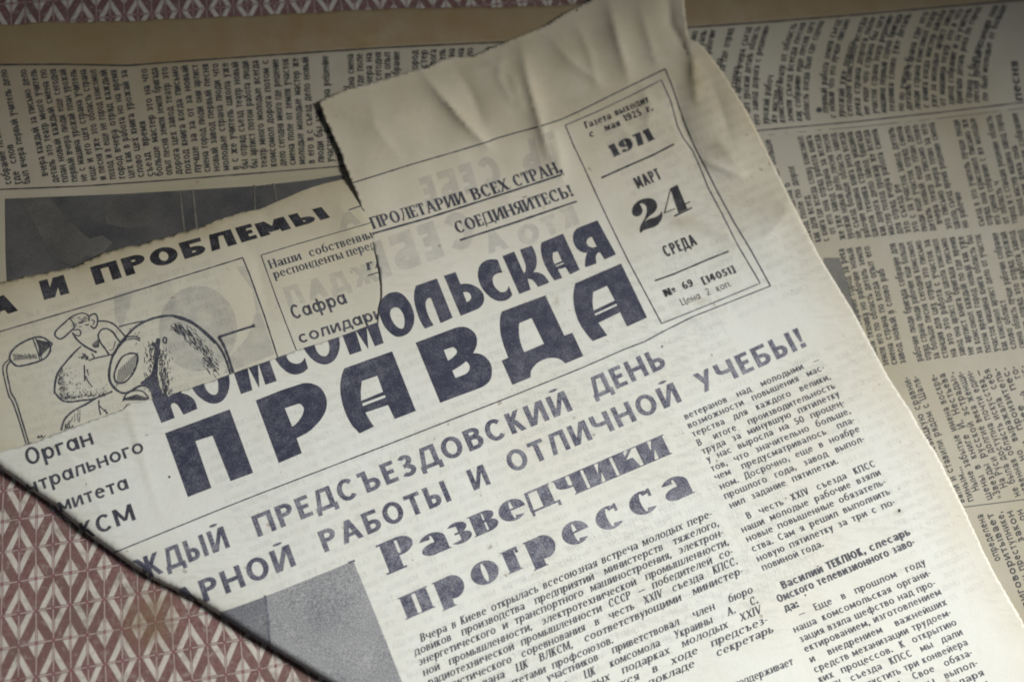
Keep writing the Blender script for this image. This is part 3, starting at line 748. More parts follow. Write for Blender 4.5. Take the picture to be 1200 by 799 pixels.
# column under the double rule
def b2(x): return (x, 283-(x-960)*.097)
def t2(x): q = x-31; return (q, float(pl(L2, q))+11)
side_column(np.arange(905, 1200, 9.6), b2, t2, lambda x: 0, 6.9, TINY, .2, skip=lambda x: 1136 < x < 1147)
side_column(np.arange(1204, 1290, 9.6), b2, t2, lambda x: 0, 6.9, TINY, .2)
def b3(x): return (x, 427-(x-1047)*.13)
def t3(x): q = x-33; return (q, 294-(q-960)*.105)
side_column(np.arange(1022, 1290, 10.0), b3, t3, lambda x: 0, 6.8, TINY, .15, skip=lambda x: 1067 < x < 1077)
lead = ['катунину Плевицкую сравни-', 'вали и ставили рядом с Шаля-', 'пиным...', 'Ныне забытые имена воскре-', 'шены в книге И. Нестьева', '«Звезды русской эстрады».', 'На Руси долгие века женщи-', 'не была доступна почти един-', 'ственная область искусства —', 'нигде но выражала себя', 'полнее и произитель-', 'нее для нее пес-', 'ня и слово. Этой го-', 'дами жила и сцена рус-', 'ская и песня степи', 'народная она была']
pr = Print(h_spread, .00011)
for k, tx in enumerate(lead):
    A = np.array((1120+10.9*k, 589-1.3*k)); B = np.array((1065.5+10.45*k, 441-1.05*k))
    if k == 2: A = np.array((1141.5, 586)); B = A+(np.array((1086, 439))-A)*.27
    if k in (3, 6): A = A+(B-A)*.08
    d = (B-A)/np.hypot(*(B-A)); set_text(pr, tx, A, B, 8.6, BODY, up=np.array([d[1], -d[0]])*8.6)
low = ['', 'определена', 'приговоритывает', 'очевидец преступнике,', 'и преступили закон', 'в районе суда он', 'той книге слово', 'по делу решение', 'снова работа', 'завод и город']
for k, tx in enumerate(low):
    if not tx: continue
    B = np.array((1140+11.6*k, 603-1.4*k)); LL = (0, 54, 118, 122, 150, 120, 130, 140, 120, 130)[k]; A = B+np.array((.40*LL, LL))
    d = (B-A)/np.hypot(*(B-A)); set_text(pr, tx, A, B, 8.8, BODY, up=np.array([d[1], -d[0]])*8.8)
pr.build('text_column', M_INKS, spread)
# bold sideways heading at the far right
pr = Print(h_spread, .00011)
set_text(pr, 'песня', (1199, 118), (1193, 72), 10, BODYB, up=(-10, 0), bow=1)
pr.build('headline', M_INKS, spread)
# dark photograph on the left of the spread
def dphoto(shapes, mat, name, off, par=None):
    p = Print(h_spread, off); p.poly(shapes, 10) if shapes else None
    return p.build(name, mat, spread)
pd = dphoto([([(6, 233), (150, 227), (300, 218), (363, 211), (400, 205), (430, 240), (430, 340), (9, 345), (7, 300)], 1)], M_DARK, 'photograph', .00012)
dphoto([([(22, 233), (58, 232), (84, 262), (105, 280), (120, 276), (132, 284), (118, 300), (100, 300), (84, 312), (60, 300), (40, 262)], 1)], M_DARK2, 'photograph_detail', .00017)
dphoto([([(120, 231), (176, 228), (178, 262), (150, 268), (124, 262)], 1)], M_DARK2, 'photograph_detail', .00017)
p = Print(h_spread, .0002)
p.line([(211, 223), (215, 262), (219, 290)], 2.0, 6, jit=.4); p.line([(226, 222), (231, 270)], 2.2, 6, jit=.4); p.line([(298, 217), (299, 246)], 1.6, 6, jit=.4); p.line([(321, 215), (324, 236)], 2.4, 6, jit=.4)
p.build('photograph_detail', M_DARK3, spread)
p = Print(h_spread, .00009); p.poly([([(966, 302), (984, 302), (992, 328), (1010, 388), (1018, 412), (1000, 420), (960, 380)], 1)], 8); p.build('photograph', halftone('grey_tint', (.10, .098, .088), (.20, .19, .165), .38, .62), spread)
p = Print(h_spread, .0001); A_ = [2*math.pi*k/12 for k in range(12)]; p.poly([([(960+3.4*math.cos(a), 129+3.2*math.sin(a)) for a in A_], 1)], 0); p.build('ink_spot', M_INKK, spread)

# ================================================================= THE INNER PAGE WITH THE CARTOON
inner = thing('newspaper_page', 'inner page with a pen-drawn cartoon and microphone, under the torn front page', 'newspaper page', (180, 400))
def densify(pts, step=4.0, closed=False):
    o = []; q = list(pts)+([pts[0]] if closed else [])
    for a, b in zip(q[:-1], q[1:]):
        n = max(1, int(math.hypot(b[0]-a[0], b[1]-a[1])/step))
        for k in range(n): o.append((a[0]+(b[0]-a[0])*k/n, a[1]+(b[1]-a[1])*k/n))
    if not closed: o.append(q[-1])
    return o
def build_sheet(name, outline, hf, mat, root, step, stain, age_and_shade=None):
    V, F = triangulate([(outline, 1)], gridpts(outline, step))
    W = raised(V, hf(V[:, 0], V[:, 1]))
    z = np.cross(W[F[:, 1]]-W[F[:, 0]], W[F[:, 2]]-W[F[:, 0]])[:, 2]; F[z < 0] = F[z < 0][:, ::-1]
    o = link_mesh(name, W-np.array(root.location), F, mat, root, True)
    set_stain(o, root, V, stain, age_and_shade)
    md = o.modifiers.new('t', 'SOLIDIFY'); md.thickness = .00009; md.offset = -1
    return o
def fold_back(root, hf, pts, mat, R=9.0, H=.0023, seed=1):
    """the sheet goes round the fold and runs back underneath"""
    P = np.array(densify(pts, 4.0)); t = np.gradient(P, axis=0); t /= np.hypot(t[:, 0], t[:, 1])[:, None]
    nrm = np.stack([t[:, 1], -t[:, 0]], 1)      # towards the page
    h0 = hf(P[:, 0], P[:, 1]); rows = []
    for k, a in enumerate(np.linspace(0, 90, 7)):
        r = math.radians(a); rows.append(raised(P + nrm*(R*(1-math.cos(r)))*.9, h0-.0016*math.sin(r)))
    for dd in (30, 60, 120): rows.append(raised(P+nrm*dd, np.maximum(h0-.0016-(dd/120)*.0006, .0016)))
    n = len(P); V = np.concatenate(rows); m_ = len(rows)
    F = [(r*n+c, (r+1)*n+c, (r+1)*n+c+1, r*n+c+1) for r in range(m_-1) for c in range(n-1)]
    o = link_mesh('folded_under_half', V-np.array(root.location), F, mat, root, True)
    at = o.data.attributes.new('stain', 'FLOAT', 'POINT'); at.data.foreach_set('value', np.full(len(V), .35, np.float32))
ctop = []
for i, q in enumerate(densify(CTOP, 3.0)):
    ctop.append((q[0], q[1]+.7*math.sin(i*.9)*math.sin(i*.37)+rng.uniform(-.35, .35)))
ctop = [q for q in ctop if q[0] < 505]
C_OUT = ctop + densify([(505, 185), (520, 400), (420, 470), (200, 560), (60, 590), (30, 570), (4, 552), (-30, 524), (-70, 500), (-90, 420)], 6.0)
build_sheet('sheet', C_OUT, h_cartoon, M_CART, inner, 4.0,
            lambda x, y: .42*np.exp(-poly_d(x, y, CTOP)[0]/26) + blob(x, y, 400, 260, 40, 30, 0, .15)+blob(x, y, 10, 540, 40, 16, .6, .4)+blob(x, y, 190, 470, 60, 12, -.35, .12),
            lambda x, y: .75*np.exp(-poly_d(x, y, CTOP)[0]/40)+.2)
c_in = lambda x, y: y > pl(CTOP, x)+1.0
# show-through circles of the page behind
def disc(cx, cy, rx, ry, n=28): return [(cx+rx*math.cos(2*math.pi*k/n), cy+ry*math.sin(2*math.pi*k/n)) for k in range(n)]
p = Print(h_cartoon, .00003, c_in); p.poly([(disc(232, 385, 46, 50), 1)], 9); p.build('show_through', M_GHOST2, inner)
p = Print(h_cartoon, .00003, c_in)
p.poly([([(276, 312), (288, 312), (322, 415), (262, 438), (268, 420), (290, 395), (300, 365), (296, 340)], 1)], 8); p.build('show_through', M_GHOST2, inner); p = Print(h_cartoon, .00003, c_in); p.poly([([(134, 345), (158, 338), (152, 360), (142, 385), (134, 370)], 1)], 8)
p.build('show_through', M_GHOST2, inner)
GH = Face(.30, .26, .32, sb=.1)
p = Print(h_cartoon, .00003, c_in); set_text(p, 'УЖДАЛ', (470, 322), (338, 360), 24, GH, up=(-7, -23)); set_text(p, 'А', (424, 262), (398, 270), 18, GH, up=(-5, -17)); p.build('show_through', M_GHOST, inner)
# page heading
p = Print(h_cartoon, clip=c_in)
def wide(txt, A, B, uA, uB): set_text(p, txt, A, B, 20, WIDE, up=uA, upB=uB, justify=False)
wide('А', (-12, 375), (21, 364), (-6, -22), (-6, -22)); wide('И', (52, 351.5), (81.5, 343.5), (-6.5, -22), (-7, -21.5))
wide('ПРОБЛЕ', (112.5, 334), (302, 279), (-7, -21), (-8, -17)); wide('МЫ', (306, 278), (387, 255), (-8, -15.5), (-10.5, -12.5))
p.build('headline', M_INKK, inner)
# frames
p = Print(h_cartoon, clip=c_in)
p.line([(-60, 406), (0, 388.5), (120, 353), (284.5, 302)], 1.5, 6, jit=.2); p.line([(284.5, 302), (292, 320), (310, 370), (326, 420)], 1.5, 6, jit=.2)
p.line([(306, 299), (345, 287), (430, 262.5), (470, 250)], 1.1, 5, jit=.2); p.line([(306, 299), (325, 352), (350, 417)], 1.0, 5, jit=.2)
p.line([(409, 246), (424, 241), (440, 236)], 1.4, 5); p.line([(431, 323), (470, 311)], 1.4)
p.build('frame', M_INKT, inner)
p = Print(h_cartoon, clip=c_in)
set_text(p, 'Наши', (317.5, 315), (354, 304), 10.5, SERB); set_text(p, 'собственные', (364, 301), (445, 276.5), 10.5, SERB)
set_text(p, 'респонденты', (322.5, 326.5), (403, 302.5), 10.5, SERB); set_text(p, 'передают', (408, 301), (464, 284), 10.5, SERB)
set_text(p, 'ГАВАНА', (431, 317), (500, 296), 9, SIT)
p.build('text_column', M_INKT, inner)
p = Print(h_cartoon, clip=c_in)
set_text(p, 'Сафра', (344.5, 374.5), (407.5, 355), 17, GEO, justify=False)
set_text(p, 'солидарности', (352.5, 402.5), (500, 356), 15, GEO, justify=False)
p.build('headline', M_INKT, inner)
# the cartoon, stroke by stroke
cz = lambda ox, oy, k, pts: [(ox+a/k, oy+b/k) for a, b in pts]
K5 = lambda pts: cz(0, 360, 7.987, pts)
K7 = lambda pts: cz(0, 430, 7.987, pts)
K6 = lambda pts: cz(120, 350, 6.655, pts)
p = Print(h_cartoon, clip=c_in)
def ln(pts, w, w2=None): p.line(smooth_pts(pts, n=5), w*1.45, 0, w2, jit=.18)
ln(K5([(90, 480), (100, 430), (150, 370), (220, 325), (300, 290), (360, 277), (420, 290), (460, 322), (488, 340), (474, 370), (470, 410), (440, 460), (390, 495), (300, 525), (200, 548), (150, 545), (110, 510), (90, 480)]), 1.5)
ln(K5([(310, 295), (345, 390), (375, 495)]), .9); ln(K5([(335, 288), (370, 380), (392, 488)]), .9)
for k in range(14):
    xx = 350+k*8.5; ln(K5([(xx, 300+k*2), (xx+14, 360), (xx+20-k*.5, 470-k*8)]), .45)
for k in range(16): ln(K5([(120+k*14, 440+rng.uniform(-10, 12)), (135+k*14, 470+rng.uniform(-8, 12)), (128+k*14, 500-k*2)]), .5)
ln(K5([(85, 485), (35, 540), (30, 600), (55, 720), (85, 830)])+K7([(120, 330), (180, 500), (245, 715)]), 1.1); ln(K5([(95, 505), (65, 560), (70, 640), (88, 720), (105, 800)])+K7([(150, 320), (210, 510), (270, 710)]), 1.1)
ln(K7([(205, 745), (250, 722), (298, 706)]), .8); ln(K7([(352, 668), (362, 640), (375, 665), (390, 635), (400, 660), (425, 640)]), .7)
ln(K5([(622, 130), (560, 185), (520, 230), (520, 270), (560, 296), (600, 280), (650, 235), (700, 190)]), 1.4)
ln(K5([(620, 130), (660, 95), (700, 75), (760, 55), (810, 65), (842, 92)]), 1.1); ln(K5([(650, 100), (690, 150), (700, 200)]), .8)
ln(K5([(832, 130), (835, 95), (860, 68), (897, 65), (915, 110), (907, 170), (880, 197), (848, 172)]), 1.3); ln(K5([(855, 118), (885, 130), (870, 165)]), .9)
ln(K5([(690, 215), (740, 208), (757, 240), (740, 268), (702, 255)]), 1.0); ln(K5([(680, 235), (720, 300), (790, 360), (860, 400), (907, 422)]), 1.5)
for k in range(22):
    a, b = rng.uniform(660, 800), rng.uniform(80, 180); ln(K5([(a, b), (a+18, b+6), (a+34, b-4)]), .55)
for k in range(6): ln(K5([(865+k*12, 340-k*9), (880+k*9, 372), (925, 372-k*9)]), .6)
ln(K5([(915, 130), (990, 130), (1060, 155), (1110, 200), (1180, 280)]), 1.2)
ln(K5([(1020, 440), (980, 380), (945, 335), (920, 270), (945, 215), (1000, 200), (1060, 235), (1090, 280), (1130, 332)]), 1.3)
ln(K5([(860, 430), (885, 472)]), .9); ln(K5([(830, 497), (900, 475), (1000, 452), (1060, 440)]), 1.1); ln(K5([(1025, 400), (1060, 390), (1080, 320)]), .6)
ln(K5([(760, 365), (700, 420), (620, 510), (550, 600), (520, 690), (512, 790)])+K7([(525, 250), (580, 310), (660, 325), (760, 312), (860, 300), (950, 270), (1052, 228)]), 1.5)
ln(K7([(900, 290), (800, 350), (720, 390), (650, 440), (600, 500), (574, 592)]), 1.6)
ln(K5([(790, 540), (795, 690)]), 1.0); ln(K5([(798, 640), (830, 700), (865, 745)]), .9); ln(K5([(815, 580), (830, 640)]), 1.2, .5)
ln(K7([(925, 310), (930, 390), (945, 448)]), 1.0); ln(K7([(930, 360), (970, 400), (1012, 432)]), .8); ln(K7([(985, 395), (1000, 440)]), .8)
for k in range(40):
    a, b = rng.uniform(735, 835), rng.uniform(430, 500)
    if abs(a-785)/55+abs(b-465)/40 < 1: ln(K5([(a, b), (a+12, b+4)]), .9)
for k in range(360):   # stippled shading down the left flank and under the belly
    u = rng.uniform(0, 1)
    if u < .55: a, b = 540+rng.exponential(45), rng.uniform(570, 860); a += 24*abs(b-700)/150
    else: a, b = rng.uniform(560, 1000), 0; b = 848-(a-700)*.10-rng.exponential(22)
    if a > 760 and u < .55: continue
    q = K5([(a, b), (a+rng.uniform(4, 16), b+rng.uniform(-16, 16))]); p.line(q, rng.uniform(.4, .7), 0)
for k in range(34): a = 600+rng.uniform(0, 150); b = 560-(a-600)*.9+rng.uniform(0, 90); p.line(K7([(a, b), (a+6, b-rng.uniform(20, 60))]), .5, 0)
# big cog-like body
ln(K6([(95, 430), (130, 360), (190, 290), (260, 220), (340, 175), (420, 147), (520, 132), (610, 145), (700, 182), (790, 250), (870, 322), (930, 402), (970, 490), (1000, 590)]), 1.8)
ln(K6([(560, 138), (700, 190), (800, 268), (880, 345)]), 1.9)
ln(K6([(905, 298), (940, 350), (985, 460), (1022, 582)]), 2.0); ln(K6([(905, 300), (1050, 252), (1185, 210)]), 2.0); ln(K6([(1172, 212), (1190, 208)]), 3.0)
ln(K6([(190, 310), (130, 370), (80, 450), (55, 560), (60, 640), (100, 700), (160, 735), (220, 720), (290, 680), (340, 680), (380, 710), (397, 770)]), 1.9)
ln(K6([(215, 425), (262, 430), (277, 470), (250, 560), (200, 630), (150, 657), (105, 645), (94, 590), (120, 510), (160, 450), (215, 425)]), 1.5)
for k in range(0, 22, 2): a = 110+k*7.2; c0 = 545-(a-185)*.9; ln(K6([(a, c0+75), (a+12, c0), (a+22, c0-65)]), .5)
ln(K6([(190, 300), (250, 293), (297, 312)]), 1.2); ln(K6([(200, 318), (250, 310), (295, 328)]), 1.0); ln(K6([(130, 218), (230, 192), (345, 170)]), 1.1)
for xx, yy in ((255, 270), (285, 262), (262, 350), (215, 235), (535, 210), (270, 285)): ln(K6([(xx, yy), (xx+5, yy+3)]), 1.6)
ln(K6([(437, 308), (433, 400), (424, 500), (420, 600), (448, 720), (490, 792)]), 2.8, 3.6); ln(K6([(425, 480), (385, 590), (300, 660)]), 1.4)
ln(K6([(480, 300), (500, 310), (495, 347), (475, 330), (480, 300)]), 1.2)
ln(K6([(160, 799), (190, 742), (260, 715), (320, 725), (362, 775)]), 1.1)
for k in range(26): a = 172+k*7.4; ln(K6([(a, 792), (a+5, 745+abs(a-262)*.3)]), .5)
for k in range(210):    # hatching along the rim
    u = rng.uniform(0, 1); cx = 555+u*330; cy = 190+u*u*330+u*30; r = rng.uniform(-10, 70)
    a, b = cx+rng.uniform(-30, 30)-r*.75+12, cy+rng.uniform(-12, 12)+r*.6; L = rng.uniform(18, 50)
    p.line(K6([(a, b), (a+L*.55, b+L*.75)]), .55, 0)
for k in range(420):   # dark stipple either side of the cleft
    sg = rng.uniform(0, 1)
    if sg < .5: b = rng.uniform(330, 700); a = 420-rng.exponential(28)-max(0, (b-520)*.35)*rng.uniform(0, 1)
    else: b = rng.uniform(380, 760); a = 445+max(0, (b-560)*.2)+abs(rng.normal(0, 38))
    if 290 < a < 590: p.line(K6([(a, b), (a+rng.uniform(-8, 8), b+rng.uniform(8, 34))]), rng.uniform(.45, .8), 0)
p.build('cartoon_drawing', M_INKT, inner)
p = Print(h_cartoon, .00006, c_in); p.poly([(K6([(298, 655), (380, 598), (402, 585), (432, 640), (470, 735), (512, 762), (470, 800), (400, 800), (382, 720), (340, 685)]), 1)], 9); p.build('cartoon_drawing', M_INK, inner)

# ================================================================= THE TORN FRONT PAGE
front = thing('newspaper_page', 'torn creased front page with large navy masthead, uppermost sheet', 'newspaper page', (620, 420))
def saw(pts, step, amp):
    o = []
    for i, q in enumerate(densify(pts, step)):
        o.append((q[0]+(.25*amp if i % 2 else -.25*amp), q[1]+(amp if i % 2 else -amp)*rng.uniform(.6, 1.1)))
    return o
TOPF = saw([(374, 119), (400, 107), (440, 96), (474, 86), (490, 81), (500, 80), (512, 72), (528, 67), (552, 67), (572, 58), (600, 46), (640, 30), (665, 14), (690, 2), (712, -12), (800, -14)], 2.4, .75)
def rag(pts, a, step=3.0):
    return [(q[0]+rng.uniform(-a, a), q[1]+rng.uniform(-a, a)) for q in densify(pts, step)]
RIGHT = rag([(801, -14), (803, 15), (806, 38), (808, 46), (818, 50), (826, 58), (845, 82), (875, 130), (905, 190), (960, 300), (1000, 365), (1040, 440), (1062, 474)], .25) \
      + rag([(1064, 476), (1080, 505), (1098, 532), (1112, 560), (1130, 596), (1150, 640), (1168, 676), (1195, 722), (1220, 768), (1245, 815), (1290, 890)], .5)
TEAR = rag([(1290, 900), (560, 905)], .1, 30) + FOLD[::-1][1:] + rag([(-70, 560), (-60, 552)], .1) 
LTEAR = [(-90, 545), (-60, 541), (0, 529.5)] + rag([(18, 524), (35, 520), (60, 510), (100, 495), (145, 479), (150, 473), (179, 467), (207, 460), (225, 454), (267, 439.5), (275, 436), (325, 419), (347, 410.5), (395, 395.5), (443, 377.5), (442.5, 372)], .28, 3.0) \
      + rag([(443, 368), (447, 348), (447, 336), (444, 314), (435, 278), (428, 255), (418, 228), (409, 207), (395, 170), (380, 138), (374, 121)], .35, 3.0)
F_OUT = TOPF + RIGHT + rag([(1290, 900), (560, 905)], .1, 30) + densify(FOLD[::-1][1:12], 5.0)[:-1] + [(-30, 524), (-40, 536)][:0] + LTEAR[2:]
# the fold side: leave at the point where the tear meets the fold
F_OUT = [q for q in F_OUT]
def f_clip(x, y):
    # inside the sheet on the fold side
    fx = np.array(FOLD, float); yy = np.interp(x, fx[:, 0], fx[:, 1])
    return y < yy-.6
F_ARR = np.array([(374, 118), (500, 78), (690, 0), (801, -14), (808, 46), (845, 82), (905, 190), (1000, 365), (1080, 505), (1150, 640), (1290, 900), (560, 905)]+FOLD[::-1][1:11]+[(-40, 536), (0, 529.5), (35, 520), (60, 510), (100, 495), (145, 479), (150, 473), (179, 467), (207, 460), (225, 454), (267, 439.5), (325, 419), (347, 410.5), (395, 395.5), (443, 377.5), (443, 368), (447, 348), (447, 336), (444, 314), (435, 278), (418, 228), (395, 170)])
def f_in(x, y): return inside(np.asarray(x, float), np.asarray(y, float), F_ARR)
build_sheet('sheet', F_OUT, h_front, M_FRONT, front, 3.4,
            lambda x, y: blob(x, y, 815, 95, 9, 26, 0, .55)+blob(x, y, 845, 175, 26, 14, .6, .34)+blob(x, y, 800, 262, 34, 10, .2, .38)+blob(x, y, 872, 240, 46, 30, -.3, .34)
            + blob(x, y, 775, 150, 34, 20, .5, .18)+blob(x, y, 660, 140, 60, 14, -.4, .12)+blob(x, y, 690, 120, 200, 26, -.4, .07)+blob(x, y, 820, 352, 8, 4, 0, .5)
            + blob(x, y, 652, 352, 2.5, 6, 0, .5)+blob(x, y, 1053, 600, 5, 4, 0, .6)+blob(x, y, 160, 520, 5, 50, -.3, .2)+blob(x, y, 120, 500, 40, 14, -.3, .16)
            + blob(x, y, 640, 70, 130, 60, 0, .10)+blob(x, y, 744, 270, 20, 40, -.3, .22)+.22*np.exp(-poly_d(x, y, FOLD)[0]/14)+blob(x, y, 430, 300, 30, 60, 0, .12)
            + .12*sst(380, 60, y),
            lambda x, y: .85*sst(470, 60, y+.25*(x-600))+.35*sst(60, 0, poly_d(x, y, [(845, 82), (905, 190), (1000, 365), (1080, 505), (1150, 640), (1290, 900)])[0]))
fold_back(front, h_front, FOLD[1:], M_FRONT)
FI = f_in
